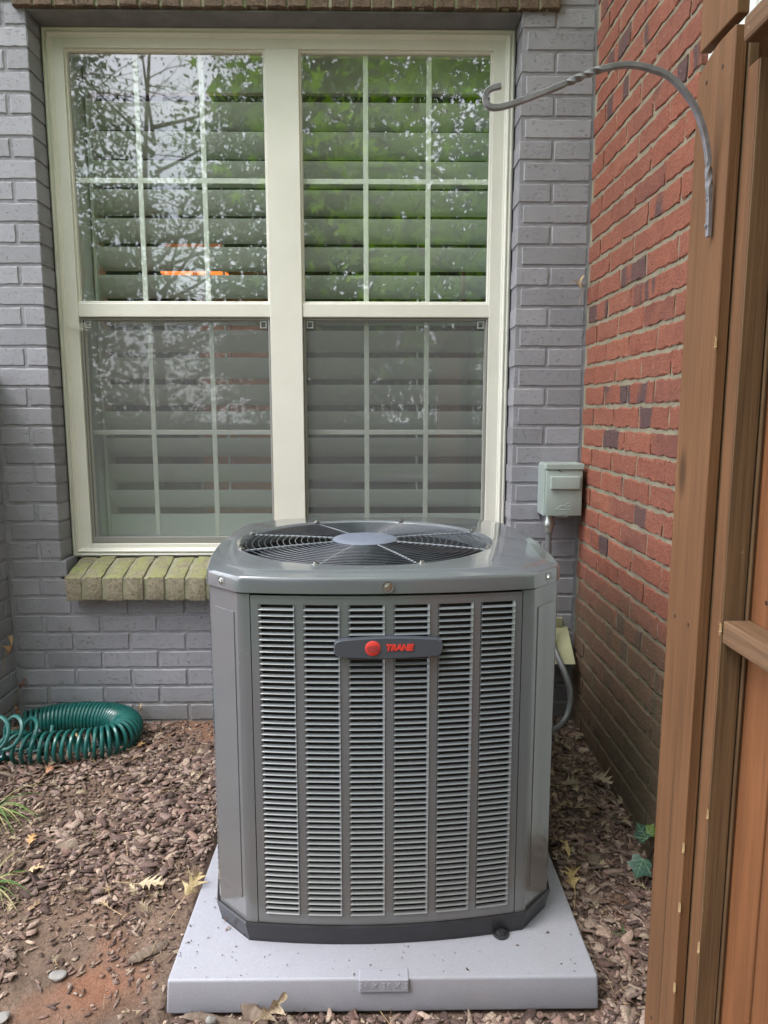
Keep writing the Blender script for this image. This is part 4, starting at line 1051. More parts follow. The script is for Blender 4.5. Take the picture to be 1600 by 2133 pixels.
def tw(f):
    def ramp_(a_, b_, n_): return max(0, min(1, (f - a_) / (b_ - a_))) * n_ * math.pi
    return ramp_(.12, .19, 1.0) + ramp_(.615, .715, 2.0)
bar(pts, lambda f: .0046 * (1 if f < .93 else .85), lambda f: .0037 if f > .10 else .0028, tw).build('arm', M['iron'], hk, smooth=True, auto=R(35))
for z in (.008, .045):
    o_ = MB().lathe((0, 0, 0), [(0, .0035), (.003, .003), (.0042, 0)], 10).build('screw', M['iron'], hk, smooth=True); o_.location = (-.004, 0, z); o_.rotation_euler = (0, R(-90), 0)

# ------------------------------------------------------------------ bark mulch
rs = np.random.RandomState(11)
def bare(x, y):
    """0 where soil shows, 1 where chips lie thick"""
    v = .62 + 1.0 * noise.noise((x * 2.4 + 3, y * 2.4, .7))
    if y > 2.25 and x < -.42: v -= .75 * (1 - min(1, abs(x + .62) / .28))
    if -.80 < x < -.42 and 1.3 < y < 1.75: v -= .35
    if x > .47: v += .6
    if x < -.42: v -= .66 * max(0, min(1, (1.75 - y) / .4)) * max(.45, min(1, (x + 1.15) / .3))
    return max(.06, min(1, v))
verts = []; faces = []; cols_ = []
pal = np.array([(.215, .135, .110), (.160, .098, .080), (.255, .175, .140), (.110, .070, .060), (.30, .22, .18), (.19, .13, .115), (.085, .055, .047), (.34, .255, .20)])
nv = 0; placed = 0
def chip(cx, cy, s_, lift=0.0, colr=None):
    global nv
    k = rs.randint(4, 7) if s_ < .013 else rs.randint(6, 10); asp = rs.uniform(1.1, 2.6) if rs.rand() < .65 else rs.uniform(2.6, 5.0); th = s_ * rs.uniform(.03, .10) + .0006
    an = np.sort((np.arange(k) + rs.uniform(-.35, .35, k)) * 2 * np.pi / k); rr = rs.uniform(.58, 1.15, k)
    x = np.cos(an) * rr * s_ * math.sqrt(asp) * .56; y = np.sin(an) * rr * s_ / math.sqrt(asp) * .56
    bend = rs.uniform(-.25, .25) / max(s_, .004)
    zt = th * rs.uniform(.8, 1.2, k) + bend * x * x * .6; zb = -th * .5 + bend * x * x * .6
    P = np.concatenate([np.stack([x * .93, y * .93, zt], 1), np.stack([x, y, np.zeros(k) + zb], 1), [[rs.uniform(-.2, .2) * s_, rs.uniform(-.2, .2) * s_, th * rs.uniform(.9, 1.25)]]])
    rz = rs.uniform(0, 2 * np.pi); tx, ty = rs.normal(0, .24), rs.normal(0, .24)
    Rm = np.array(Matrix.Rotation(rz, 3, 'Z') @ Matrix.Rotation(tx, 3, 'X') @ Matrix.Rotation(ty, 3, 'Y'))
    P = P @ Rm.T; P += [cx, cy, ground_z(cx, cy) + .001 + lift + s_ * .07 + th * .3]
    c = pal[rs.randint(len(pal))] * rs.uniform(.65, 1.2) if colr is None else np.array(colr)
    verts.append(P)
    for i in range(k):
        j = (i + 1) % k
        faces.append((nv + i, nv + j, nv + 2 * k)); cols_.append(c)
        faces.append((nv + i, nv + k + i, nv + k + j)); cols_.append(c * .8)
        faces.append((nv + i, nv + k + j, nv + j)); cols_.append(c * .8)
    nv += 2 * k + 1
while placed < 23000:
    x = rs.uniform(-1.30, .735); y = rs.uniform(.80, 2.49)
    if x > .47 and y < 1.17: 
        if x > .50: continue
    if PX0 - .006 < x < PX1 + .006 and PY0 - .006 < y < PY1 + .006: continue
    b = bare(x, y); 
    if rs.rand() > b: continue
    r_ = rs.rand()
    s_ = .004 + .007 * rs.rand() if r_ < .50 else (.010 + .012 * rs.rand() if r_ < .91 else .020 + .018 * rs.rand())
    if b < .4: s_ = min(s_, .013)
    if PX0 < x < PX1 and y < PY0 and PY0 - y < .02: s_ = min(s_, .014)
    d = max(PX0 - x, x - PX1, PY0 - y, y - PY1)
    if 0 <= d < s_ * .8: s_ = max(.004, d * 1.1)
    chip(x, y, s_, lift=rs.uniform(0, .010) * b); placed += 1
V = np.concatenate(verts); F = np.array(faces)
tag(link(bpy.data.objects.new('bark_mulch', npmesh('bark_mulch', V, F, M['chips'], False, np.array(cols_)))), 'reddish brown shredded bark mulch spread over the soil around the pad', None, kind='stuff')

# pine needles and straw, fine grit on pad
verts = []; faces = []; cols_ = []; nv = 0
for i in range(1500):
    x = rs.uniform(-1.28, .72); y = rs.uniform(.9, 2.45)
    if PX0 - .02 < x < PX1 + .02 and PY0 - .02 < y < PY1 + .02: continue
    l_ = rs.uniform(.02, .07); an = rs.uniform(0, 2 * np.pi); d = np.array([math.cos(an), math.sin(an), rs.uniform(-.08, .12)]); p = np.array([x, y, ground_z(x, y) + rs.uniform(.008, .017)])
    sd_ = np.array([-d[1], d[0], 0]) * .0006; up = np.array([0, 0, .001])
    a_ = p - d * l_ / 2; b_ = p + d * l_ / 2; m_ = p + up * rs.uniform(0, 6)
    verts.append(np.array([a_ - sd_, a_ + sd_, m_ - sd_, m_ + sd_, b_ - sd_, b_ + sd_]))
    c = np.array([(.42, .29, .15), (.20, .11, .07), (.25, .19, .13), (.10, .07, .05), (.13, .09, .07)][rs.randint(5)]) * rs.uniform(.7, 1.2)
    for f_ in ((0, 2, 1), (1, 2, 3), (2, 4, 3), (3, 4, 5)): faces.append(tuple(nv + q for q in f_)); cols_.append(c)
    nv += 6
tag(link(bpy.data.objects.new('pine_straw', npmesh('pine_straw', np.concatenate(verts), np.array(faces), M['leafdry'], False, np.array(cols_)))), 'thin tan needles and straw scattered on the mulch', None, kind='stuff')
verts = []; faces = []; cols_ = []; nv = 0
for i in range(120):
    u = rs.rand(); x = -.43 + .9 * rs.rand() ** (1.8 if u < .7 else 1); y = 1.342 + .16 * rs.rand() if u < .8 else rs.uniform(1.35, 1.7)
    lx, ly = x - .026, y - 1.853
    if abs(lx) < .40 and ly > -.42 and not (abs(lx) > .30 and ly < -.36): continue
    s_ = rs.uniform(.0008, .0030); P = rs.normal(0, 1, (4, 3)) * s_ * [1, 1, .35] + [x, y, .0785 + s_ * .3]
    verts.append(P); 
    for f_ in ((0, 1, 2), (0, 1, 3), (0, 2, 3), (1, 2, 3)): faces.append(tuple(nv + q for q in f_)); cols_.append(np.array((.10, .07, .055)) * rs.uniform(.5, 1.6))
    nv += 4
tag(link(bpy.data.objects.new('pad_grit', npmesh('pad_grit', np.concatenate(verts), np.array(faces), M['chips'], False, np.array(cols_)))), 'dark specks of grit and crumbs lying on the grey pad', None, kind='stuff')

# ------------------------------------------------------------------ leaves
def oak_leaf(L, W, lobes, curl, bend, seed, fold=.3):
    rg = random.Random(seed); n = 34; vs = []; fs = []
    for i in range(n + 1):
        t = i / n; env = math.sin(math.pi * min(1, t * 1.02) ** .85) ** .6 if 0 < t < 1 else 0
        if t < .12: w_ = .02 * W
        else:
            ph = (t - .12) / .88 * lobes; fr = ph % 1; tooth = (fr ** 1.4 if fr < .72 else (1 - fr) / .28) if t < .97 else .3
            w_ = W * env * (.16 + .84 * tooth)
        x = L * t; z = curl * math.sin(t * math.pi * rg.uniform(.98, 1.02)) * L
        for s_ in (-1, -.5, 0, .5, 1):
            ww = w_ * s_ * (1 if s_ < 0 else rg.uniform(.92, 1.06)); sweep = abs(s_) * w_ * .45
            vs.append((x + sweep, ww, z + abs(ww) * fold + bend * L * (ww / W) ** 2 * math.sin(t * 5 + seed)))
    for i in range(n):
        for j in range(4): fs.append((i * 5 + j, i * 5 + j + 1, (i + 1) * 5 + j + 1, (i + 1) * 5 + j))
    return vs, fs
def leaf_obj(name, vs, fs, col, mat, loc, rot, label=None, cat=None, group=None, sc=1, stem=True):
    V = np.array(vs); V[:, :] *= sc; F = np.array(fs)
    rg = np.random.RandomState(int(abs(loc[0] * 1000 + loc[1] * 777)) % 9999)
    cc = np.array(col)[None, :] * rg.uniform(.82, 1.15, (len(F), 1))
    mid = (np.arange(len(F)) % 4 == 1) | (np.arange(len(F)) % 4 == 2)
    cc[mid] *= 1.05
    me = npmesh(name, V, F, mat, True, cc); o = bpy.data.objects.new(name, me); link(o); o.location = loc; o.rotation_euler = rot
    tag(o, label, cat, group)
    if stem:
        st = MB().tube([(-.035 * sc * 10 * .1 - .012, .002, .004), (0, 0, .001), (V[:, 0].max() * .55, 0, V[:, 2].max() * .2 + .0008)], .0007, 5).build('stem', M['raw'], o)
    return o
LG = 'dead fallen leaves'
def gz(x, y, d=.012): return (x, y, ground_z(x, y) + d)
TAN = (.50, .40, .27); PALE = (.62, .56, .44); BRN = (.30, .20, .12); ORG = (.52, .30, .14)
leaf_spec = [
    ((-.61, 1.665), .012, TAN, (.050, .024, 4, .05, .1), (R(3), R(-4), R(-8)), 'cream oak leaf with deep lobes lying flat on bare soil left of the pad', 1.5),
    ((-.475, 1.60), .020, (.48, .37, .2), (.07, .03, 4, .25, .5), (R(35), R(-20), R(70)), 'crumpled tan oak leaf leaning on the left edge of the pad', 1.15),
    ((-.245, 1.295), .020, (.36, .28, .19), (.08, .03, 3, .15, .4), (R(72), R(-35), R(20)), 'brown curled oak leaf standing against the front face of the pad', 1.0),
    ((-1.03, 2.345), .018, (.55, .40, .20), (.055, .028, 4, .05, .1), (R(20), R(-10), R(160)), 'small tan oak leaf inside the loop of the green hose', 1.0),
    ((-1.225, 2.17), .020, PALE, (.075, .032, 2, .08, .2), (R(45), R(10), R(-70)), 'pale papery leaf at the open left end of the green hose', 1.1),
    ((-.655, 1.60), .012, (.42, .30, .18), (.035, .014, 3, .1, .1), (R(4), R(-6), R(150)), 'small light brown leaf on bare soil beside the cream oak leaf', 1.0),
    ((.515, 1.725), .014, (.46, .34, .16), (.07, .024, 3, .35, .3), (R(25), R(-20), R(110)), 'yellow tan curled leaf right of the pad, the upper one of two', 1.0),
    ((.505, 1.625), .016, (.50, .36, .16), (.08, .030, 4, .30, .3), (R(-25), R(-10), R(75)), 'yellow tan curled leaf right of the pad, the lower one of two', 1.0),
    ((.665, 2.23), .016, (.30, .25, .18), (.07, .035, 4, .1, .2), (R(10), R(-12), R(130)), 'dull tan oak leaf in the gap, nearest the foot of the grey wall', 1.0),
    ((.675, 2.075), .018, (.33, .27, .19), (.09, .04, 4, .08, .2), (R(8), R(-14), R(-60)), 'large dull tan oak leaf against the foot of the red wall', 1.0),
    ((.575, 2.03), .018, (.29, .24, .17), (.08, .036, 4, .15, .2), (R(12), R(8), R(20)), 'grey brown oak leaf tucked beside the right side of the unit', 1.0),
    ((.605, 1.925), .020, (.34, .26, .16), (.085, .036, 4, .22, .4), (R(22), R(-8), R(200)), 'brown curled oak leaf lying on top of the pile right of the unit', 1.0),
    ((-.94, 1.79), .014, ORG, (.05, .02, 3, .1, .2), (R(6), R(-8), R(100)), 'orange brown leaf on the mulch below the upper grass tuft', 1.0),
    ((-.905, 1.70), .014, (.5, .36, .22), (.045, .02, 3, .12, .2), (R(6), R(-8), R(10)), 'small tan leaf on the mulch between the two grass tufts', 1.0),
    ((-.815, 2.29), .014, ORG, (.035, .016, 3, .1, .2), (R(8), R(-6), R(40)), 'small orange leaf by the right end of the hose loop', 1.0),
    ((-1.05, 2.13), .014, (.44, .22, .13), (.045, .02, 3, .2, .2), (R(18), R(-8), R(80)), 'reddish leaf on the mulch in front of the hose loop', 1.0),
]
for i, ((x, y), d, colr, (L, W, lb, curl, bend), rot, lab, sc) in enumerate(leaf_spec):
    vs, fs = oak_leaf(L, W, lb, curl, bend, i + 3); leaf_obj('oak_leaf', vs, fs, colr, M['leafdry'], gz(x, y, d), rot, lab, 'leaf', LG, sc)
# leaf litter too small to pick apart, mostly in the gap on the right
verts = []; faces = []; cols_ = []; nv = 0
for i in range(150):
    if i < 95:
        x = rs.uniform(.49, .72); y = rs.uniform(1.55, 2.45)
        if y < 1.85 and rs.rand() < .65: continue
    else: x = rs.uniform(-1.25, -.46); y = rs.uniform(1.2, 2.3)
    L = rs.uniform(.022, .05); vs, fs = oak_leaf(L, L * .42, rs.randint(3, 5), rs.uniform(.02, .3), rs.uniform(0, .4), i)
    V_ = np.array(vs); Rm = np.array(Matrix.Rotation(rs.uniform(0, 6.3), 3, 'Z') @ Matrix.Rotation(rs.normal(0, .35), 3, 'X') @ Matrix.Rotation(rs.normal(0, .3), 3, 'Y'))
    V_ = V_ @ Rm.T + [x, y, ground_z(x, y) + .012]
    verts.append(V_); F_ = np.array(fs) + nv; faces.append(F_); nv += len(V_)
    c = np.array([TAN, BRN, (.33, .26, .18), (.26, .20, .14)][rs.randint(4)]) * rs.uniform(.7, 1.1) * (.8 if i < 95 else 1); cols_.append(np.repeat(c[None], len(F_), 0))
tag(link(bpy.data.objects.new('leaf_litter', npmesh('leaf_litter', np.concatenate(verts), np.concatenate(faces), M['leafdry'], True, np.concatenate(cols_)))), 'small broken dead leaves scattered over the mulch', None, kind='stuff')

# leaves caught in cobwebs on the walls
def stuck(name, loc, rot, colr, label, L=.05, W=.018, grp=None):
    vs, fs = oak_leaf(L, W, 2, .3, .6, int(L * 1000)); return leaf_obj(name, vs, fs, colr, M['leafdry'], loc, rot, label, 'leaf', grp)
stuck('dry_leaf', (-1.296, 2.40, .40), (R(80), R(-75), R(85)), (.40, .24, .13), 'brown shrivelled leaf hanging on the grey side wall at the left edge', .085, .022)
stuck('dry_leaf', (-1.290, 2.478, .255), (R(50), R(-60), R(40)), (.13, .065, .055), 'dark maroon crumpled leaf in the wall corner above the hose', .045, .018)
stuck('dry_leaf', (-1.296, 2.43, .17), (R(80), R(-70), R(90)), (.55, .20, .09), 'orange withered leaf on the side wall just above the hose', .045, .012)
stuck('dry_leaf', (.708, 2.475, 1.66), (R(70), R(-80), R(-40)), (.42, .30, .18), 'shrivelled leaf in cobweb in the corner of grey and red brick', .055, .020)
stuck('dry_leaf', (-.862, 2.488, .165), (R(80), R(-80), R(10)), (.55, .40, .20), 'tan leaf tip upright against the wall behind the hose', .035, .010)
wb = tag(empty('cobweb', (-1.06, 2.59, 1.56)), 'pale cobweb across the window frame beside the left screen corner', 'cobweb')
mb = MB()
for i in range(26):
    a_ = Vector((random.uniform(-.05, -.02), random.uniform(-.004, .0), random.uniform(-.01, .03))); b_ = Vector((random.uniform(.03, .06), random.uniform(-.004, .012), random.uniform(-.02, .01)))
    m_ = a_.lerp(b_, .5) + Vector((0, -.002, random.uniform(-.012, -.002))); mb.tube(spline([a_, m_, b_], 4), .00022, 3, False)
for i in range(5):
    a_ = Vector((random.uniform(-.02, .0), -.002, 0)); mb.tube([a_, a_ + Vector((.006, 0, -.03)), a_ + Vector((.012, 0, -.06 - i * .005))], .0003, 3, False)
mb.build('strands', M['web'], wb)

# bark pieces, pebbles
def lump(name, L, W, H, mat, loc, rz, label, cat, group=None, seed=0, rx=0, grain=.25):
    n, m_ = 18, 9; vs = []
    for i in range(n + 1):
        t = i / n; r_ = math.sin(math.pi * min(max(t, .02), .98)) ** .35
        for j in range(m_):
            a_ = 2 * math.pi * j / m_; q = 1 + grain * noise.noise((t * 3 + seed, math.cos(a_) * 1.6, math.sin(a_) * 1.6)) + grain * .6 * noise.noise((t * 9 + seed, math.cos(a_) * 4, math.sin(a_) * 4))
            vs.append(((t - .5) * L + .08 * L * noise.noise((a_, seed, 1)), math.cos(a_) * W / 2 * r_ * q, math.sin(a_) * H / 2 * r_ * q + .1 * H * math.sin(t * 5 + seed)))
    fs = [(i * m_ + j, i * m_ + (j + 1) % m_, (i + 1) * m_ + (j + 1) % m_, (i + 1) * m_ + j) for i in range(n) for j in range(m_)] + [tuple(range(m_)), tuple(n * m_ + j for j in range(m_))]
    o = MB().add(vs, fs).build(name, mat, None, smooth=True, auto=R(50)); o.location = loc; o.rotation_euler = (rx, 0, rz); return tag(o, label, cat, group)
barkm = wood_mat('weathered_bark', (.12, .085, .065), (.26, .20, .155), 'y', .9, 2.0)
m_b = barkm
PG = 'loose bark pieces around the pad'
lump('bark_piece', .135, .024, .022, M['cedar_y'] if False else barkm, gz(-.330, 1.305, .010), R(-9), 'long grey brown stick of bark lying along the front of the pad', 'bark piece', PG, 1)
lump('bark_piece', .075, .034, .030, barkm, gz(-.250, 1.318, .024), R(-32), 'thick brown chunk of bark leaning against the front face of the pad', 'bark piece', PG, 2, grain=.35)
lump('bark_piece', .090, .030, .014, barkm, gz(-.52, 1.475, .010), R(38), 'flat strip of bark on the soil just left of the front pad corner', 'bark piece', PG, 3)
lump('bark_piece', .060, .034, .012, barkm, gz(-.84, 1.80, .012), R(10), 'wide dark bark flake on the mulch right of the grass', 'bark piece', PG, 4)
lump('bark_piece', .055, .035, .016, barkm, gz(-.46, 2.00, .014), R(-10), 'rounded bark lump beside the left side of the unit', 'bark piece', PG, 5)
lump('bark_piece', .060, .040, .014, barkm, gz(.585, 1.74, .014), R(70), 'broad dark bark flake in the gap right of the pad', 'bark piece', PG, 6)
lump('pebble', .020, .017, .016, M['stone'], gz(-.335, 1.290, .028), R(20), 'pale pebble resting on the bark stick at the front of the pad', 'pebble', None, 7, grain=.15)
lump('pebble', .036, .030, .012, M['stone'], gz(-.705, 1.425, .008), R(10), 'flat grey stone pressed into the soil at lower left', 'pebble', None, 8, grain=.12)
lump('pebble', .040, .030, .014, M['stone'], gz(-.780, 1.32, .010), R(50), 'grey stone near the lower left corner', 'pebble', None, 9, grain=.15)
for (x, y, rz, L, lab) in ((-.345, 1.475, .9, .020, 'brown leaf crumb on the pad by the left front corner of the unit'), (-.352, 1.502, 1.4, .014, 'tan curled crumb on the pad, next to the unit base')):
    vs, fs = oak_leaf(L, L * .22, 1, .1, .1, 5); leaf_obj('leaf_crumb', vs, fs, (.32, .19, .12), M['leafdry'], (x, y, .0795), (0, 0, rz), lab, 'leaf crumb', None, 1, stem=False)

# grass tufts
def tuft(cx, cy, n, L, label, lean, br=1.0):
    t = tag(empty('grass_tuft', gz(cx, cy, 0)), label, 'grass tuft', 'grass tufts at the left edge')
    for i in range(n):
        an = random.gauss(lean, .75); l_ = L * random.uniform(.55, 1.15); hgt = random.uniform(.25, .75); w0 = random.uniform(.0014, .0032); k = 9; vs = []; 
        bx_, by_ = random.uniform(-.012, .012), random.uniform(-.012, .012)
        for j in range(k + 1):
            s_ = j / k; r_ = l_ * s_; z = l_ * hgt * (1.7 * s_ - 1.75 * s_ * s_) * 1.1; w_ = w0 * (1 - s_ ** 3)
            px_, py_ = bx_ + math.cos(an) * r_, by_ + math.sin(an) * r_; sx_, sy_ = -math.sin(an) * w_, math.cos(an) * w_
            vs += [(px_ - sx_, py_ - sy_, z + .002), (px_, py_, z - w_ * .5 + .002), (px_ + sx_, py_ + sy_, z + .002)]
        fs = [(j * 3 + q, j * 3 + q + 1, j * 3 + q + 4, j * 3 + q + 3) for j in range(k) for q in (0, 1)]
        c = np.array(random.choice([(.10, .20, .035), (.16, .28, .06), (.08, .16, .035), (.30, .27, .12)])) * random.uniform(.8, 1.2) * br
        o = bpy.data.objects.new('blade', npmesh('blade', np.array(vs), np.array(fs), M['bladegreen'], True, np.repeat(c[None], len(fs), 0))); link(o).parent = t
    return t
tuft(-1.13, 1.945, 20, .17, 'upper tuft of arching bright green grass at the left edge', -.35)
tuft(-.985, 1.665, 17, .14, 'lower tuft of arching green grass at the left edge', -.5)
tuft(.60, 1.50, 9, .05, 'tiny weedy grass tuft in the mulch beside the fence', 1.5, .5)['group'] = 'weeds'

# ivy by the fence foot
iv = tag(empty('ivy_plant', (.665, 1.66, .075)), 'ivy sprig with one large veined leaf at the foot of the red wall', 'ivy')
def ivy_leaf(sc, colr, loc, rot):
    out_ = [(0, 0), (-.30, -.12), (-.55, .05), (-.50, .35), (-.72, .55), (-.42, .72), (-.30, .80), (0, 1.15), (.30, .80), (.42, .72), (.72, .55), (.50, .35), (.55, .05), (.30, -.12)]
    vs = [(0, .35, .03)] + [(x, y, -.10 * abs(x) + .02 * math.sin(i)) for i, (x, y) in enumerate(out_)]
    k = len(out_); fs = [(0, 1 + i, 1 + (i + 1) % k) for i in range(k)]
    V_ = np.array(vs) * sc; o = bpy.data.objects.new('leaf', npmesh('leaf', V_, np.array(fs), M['ivy'], True, np.repeat(np.array(colr)[None], len(fs), 0))); link(o).parent = iv
    o.location = loc; o.rotation_euler = (Matrix.Rotation(rot[0], 3, 'X') @ Matrix.Rotation(rot[1], 3, 'Y') @ Matrix.Rotation(rot[2], 3, 'Z')).to_euler()
    mb = MB()
    for (x, y) in ((0, 1.05), (-.62, .52), (.62, .52), (-.42, .08), (.42, .08)): mb.tube([(0, .02 * sc, .034 * sc), (x * .5 * sc, (y * .5 + .02) * sc, .035 * sc - .04 * abs(x) * sc), (x * sc, y * sc, -.085 * abs(x) * sc + .01 * sc)], .0005, 4)
    for (x, y, x2, y2) in ((0, .5, .25, .72), (0, .5, -.25, .72), (.3, .25, .5, .38), (-.3, .25, -.5, .38), (0, .3, .22, .42), (0, .3, -.22, .42)): mb.tube([(x * sc, y * sc, (.034 - .06 * abs(x)) * sc), (x2 * sc, y2 * sc, (.032 - .085 * abs(x2)) * sc)], .00035, 4)
    mb.build('veins', M['vein'], o)
M['vein'] = plain('leaf_vein', (.22, .36, .22), .5)
ivy_leaf(.046, (.028, .080, .055), (.020, 0, .050), (R(50), R(-8), R(150)))
ivy_leaf(.040, (.022, .062, .038), (.040, .03, .085), (R(62), R(10), R(30)))
ivy_leaf(.026, (.12, .17, .03), (.048, .035, .095), (R(60), 0, R(-30)))
MB().tube(spline([(.06, .02, .13), (.065, .03, .07), (.045, .03, .02), (.03, .02, -.01)], 6), .0012, 6).build('stem', M['bladegreen'], iv)

sw = tag(empty('masonry_screw', (-1.105, 2.494, .483)), 'small pale screw plug in the grey wall under the left end of the sill', 'screw')
MB().lathe((0, 0, 0), [(.004, 0), (.0042, .006), (.0024, .0065), (.002, .001), (0, .001)], 10, '-y').build('plug', M['zinc'], sw, smooth=True)
# dark insect husk on the electrical box
hu = tag(MB().tube([(.625, 2.397, 1.062), (.632, 2.397, 1.058), (.641, 2.397, 1.053)], .001, 5, radii=[.0018, .0012, .0004]).build('seed_husk', M['rubber'], None, smooth=True), 'dark sliver of a seed husk stuck on the electrical box cover', 'seed husk')

# ------------------------------------------------------------------ trees and hedge behind the camera (seen in the window glass), added shade canopy
def star_leaf(sz):
    out_ = []
    for i in range(5):
        a_ = R(90 + (i - 2) * 52); l_ = sz * (1 if i == 2 else (.85 if i in (1, 3) else .55)); out_.append((l_ * math.cos(a_), l_ * math.sin(a_)))
        if i < 4: b_ = a_ + R(26); out_.append((sz * .30 * math.cos(b_), sz * .30 * math.sin(b_)))
    out_.append((0, -.1 * sz)); return np.array([(0, sz * .15, 0)] + [(x, y, 0) for x, y in out_])
STAR = star_leaf(1.0)
STARF = np.array([(0, 1 + i, 1 + (i + 1) % 10) for i in range(10)])
QUAD = np.array([(0, -.5, 0), (.28, 0, .06), (0, .5, 0), (-.28, 0, .06)]); QF = np.array([(0, 1, 2), (0, 2, 3)])
def rand_rot(n, rs_, droop=0.0):
    q = rs_.normal(0, 1, (n, 4)); q /= np.linalg.norm(q, axis=1)[:, None]; w_, x, y, z = q.T
    return np.stack([np.stack([1 - 2 * (y * y + z * z), 2 * (x * y - z * w_), 2 * (x * z + y * w_)], 1), np.stack([2 * (x * y + z * w_), 1 - 2 * (x * x + z * z), 2 * (y * z - x * w_)], 1), np.stack([2 * (x * z - y * w_), 2 * (y * z + x * w_), 1 - 2 * (x * x + y * y)], 1)], 1)
def crown_mesh(centres, n, size, shape, SF, mat, seed, spread=.35):
    rs_ = np.random.RandomState(seed); idx = rs_.randint(len(centres), size=n); C_ = np.array(centres)[idx]
    pos = C_[:, :3] + rs_.normal(0, 1, (n, 3)) * C_[:, 3:4] * spread
    Rm = rand_rot(n, rs_); sz = size * rs_.uniform(.6, 1.3, n)
    V_ = np.einsum('nij,kj->nki', Rm, shape) * sz[:, None, None] + pos[:, None, :]; k = len(shape)
    F_ = (SF[None] + (np.arange(n) * k)[:, None, None]).reshape(-1, 3)
    return npmesh('crown', V_.reshape(-1, 3), F_, mat)
def tree(name, loc, H, r, n, size, mat, label, seed, low=.35, star=False, limbs=7, clumps=40, spread=.35, thick=.12, flat=.6):
    rg = random.Random(seed); t = tag(empty(name, loc), label, 'tree')
    tr = MB(); tr.tube(spline([(0, 0, -.1), (rg.uniform(-.1, .1), rg.uniform(-.1, .1), H * .3), (rg.uniform(-.2, .2), rg.uniform(-.2, .2), H * .6), (0, 0, H * .9)], 6), thick, 8, radii=[thick * (1 - .8 * i / 18) for i in range(19)])
    cl = []
    for i in range(limbs):
        a_ = rg.uniform(0, 6.28); z0 = H * rg.uniform(low * .8, .75); l_ = r * rg.uniform(.6, 1.0); z1 = z0 + l_ * rg.uniform(.2, .7)
        p = [(0, 0, z0), (math.cos(a_) * l_ * .5, math.sin(a_) * l_ * .5, z0 + (z1 - z0) * .4), (math.cos(a_) * l_, math.sin(a_) * l_, z1)]
        tr.tube(spline(p, 5), .03, 6, radii=[thick * .4 * (1 - .85 * q / 10) for q in range(11)])
        for q in range(7):
            f_ = rg.uniform(.3, 1); b_ = Vector(p[0]).lerp(Vector(p[2]), f_); a2 = rg.uniform(0, 6.28); l2 = r * rg.uniform(.25, .5)
            e_ = b_ + Vector((math.cos(a2) * l2, math.sin(a2) * l2, rg.uniform(-.1, .5) * l2)); tr.tube([b_, b_.lerp(e_, .5) + Vector((0, 0, .04)), e_], .008, 4, radii=[.010, .007, .003]); cl.append((*e_, r * rg.uniform(.25, .5)))
            for s_ in range(3):
                e2 = e_ + Vector((rg.uniform(-.4, .4), rg.uniform(-.4, .4), rg.uniform(-.3, .3))) * r * .35; tr.tube([b_.lerp(e_, rg.uniform(.3, .9)), e2], .004, 3, radii=[.005, .002])
    for i in range(clumps):
        a_ = rg.uniform(0, 6.28); q = rg.random() ** .5; z = H * rg.uniform(low, 1); env = math.sin(math.pi * min(1, max(.08, (z / H - low + .12) / (1.1 - low)))) ** .6
        cl.append((math.cos(a_) * r * q * env, math.sin(a_) * r * q * env, z, r * rg.uniform(.2, .42)))
    tr.build('trunk', M['bark'], t, smooth=True)
    me = crown_mesh(cl, n, size, STAR if star else QUAD, STARF if star else QF, mat, seed, spread)
    inst('crown', me, t); return t
mp = tree('maple_tree', (2.0, -1.3, 0), 5.0, 2.3, 5200, .105, M['maple'], 'bright green maple tree reflected in the upper right panes', 3, low=.38, star=True, limbs=11, clumps=90, spread=.42)
rg = random.Random(9); cl = [(rg.uniform(-3.3, .3), rg.uniform(.7, 3.9), rg.uniform(4.0, 5.2), .45) for i in range(80)]   # in the tree's own coordinates; unseen canopy added to shade the right side
o_ = inst('added_shade_crown', crown_mesh(cl, 9500, .075, STAR, STARF, M['maple'], 55, .8), mp)
lb = MB()  # limbs added to carry the unseen shading canopy
for i in range(9):
    e_ = rg.choice(cl); lb.tube(spline([(0, 0, 3.2), (-.3, .8, 4.0), (e_[0] * .6, e_[1] * .7, 4.4), e_[:3]], 6), .02, 6, radii=[.05 * (1 - .85 * q / 18) for q in range(19)])
lb.build('added_shade_limb', M['bark'], mp, smooth=True)
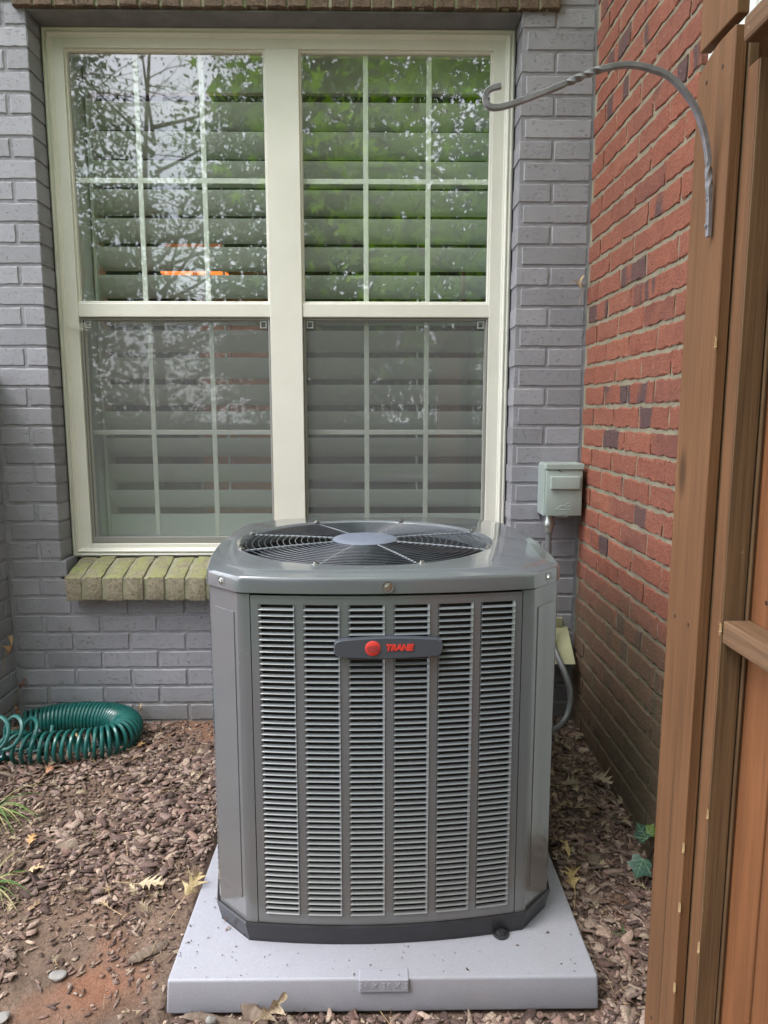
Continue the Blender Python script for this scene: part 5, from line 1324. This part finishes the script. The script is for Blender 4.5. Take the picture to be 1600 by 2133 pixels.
tree('shade_tree', (-5.75, -6.6, 0), 8.5, 2.2, 30000, .09, M['dark_leaf'], 'dark shade tree reflected at the left edge of the window', 5, low=.10, limbs=9, clumps=90)
tree('sparse_tree', (-3.35, -6.3, 0), 7.6, 1.9, 2600, .045, M['mid_leaf'], 'sparse twiggy tree against bright sky reflected in the left panes', 8, low=.18, limbs=22, clumps=16, thick=.09)
tree('shade_tree', (-.9, -6.6, 0), 8.5, 2.0, 24000, .075, M['mid_leaf'], 'leafy shade tree reflected just left of the window centre', 13, low=.16, limbs=10, clumps=80)
tree('shade_tree', (2.6, -8.0, 0), 9.5, 3.0, 30000, .10, M['dark_leaf'], 'tall dark tree standing behind the bright maple', 21, low=.12, limbs=9, clumps=100)
tree('shade_tree', (7.5, -5.5, 0), 8.0, 2.8, 9000, .14, M['mid_leaf'], 'mid green tree at the right of the yard', 34, low=.2, clumps=60)
tree('shade_tree', (-11.0, -12.0, 0), 11.0, 3.6, 14000, .20, M['dark_leaf'], 'broad dark tree at the far left behind the hedge', 44, low=.12, clumps=80)
tree('shade_tree', (-1.2, -14.0, 0), 11.0, 3.3, 14000, .20, M['dark_leaf'], 'broad dark tree behind the middle of the hedge', 45, low=.12, clumps=80)
hg = tag(empty('hedge', (0, -10.5, 0)), 'dark leafy hedge along the back of the yard', 'hedge')
rg = random.Random(4); cl = [(rg.uniform(-12, 12), rg.uniform(-.5, .5), rg.uniform(.1, 1.15), .45) for i in range(260)]
inst('foliage', crown_mesh(cl, 22000, .12, QUAD, QF, M['dark_leaf'], 77, .7), hg)
MB().box(-12, 12, -.15, .15, -.1, 1.0).build('stems', M['bark'], hg)
rg = random.Random(6)
cl = [(x, rg.uniform(-24, -20), z * (1 - .10 * abs(math.sin(x * .7))), .9) for x in [rg.uniform(-30, -8.4) for i in range(260)] + [rg.uniform(-5.6, 30) for i in range(420)] for z in (rg.uniform(.5, 9.5),)]
tag(link(bpy.data.objects.new('woodland', crown_mesh(cl, 52000, .34, QUAD, QF, M['dark_leaf'], 99, .8))), 'dark belt of woodland beyond the yard, showing as a reflection low in the window', None, kind='stuff')
print('objects', len(bpy.data.objects))
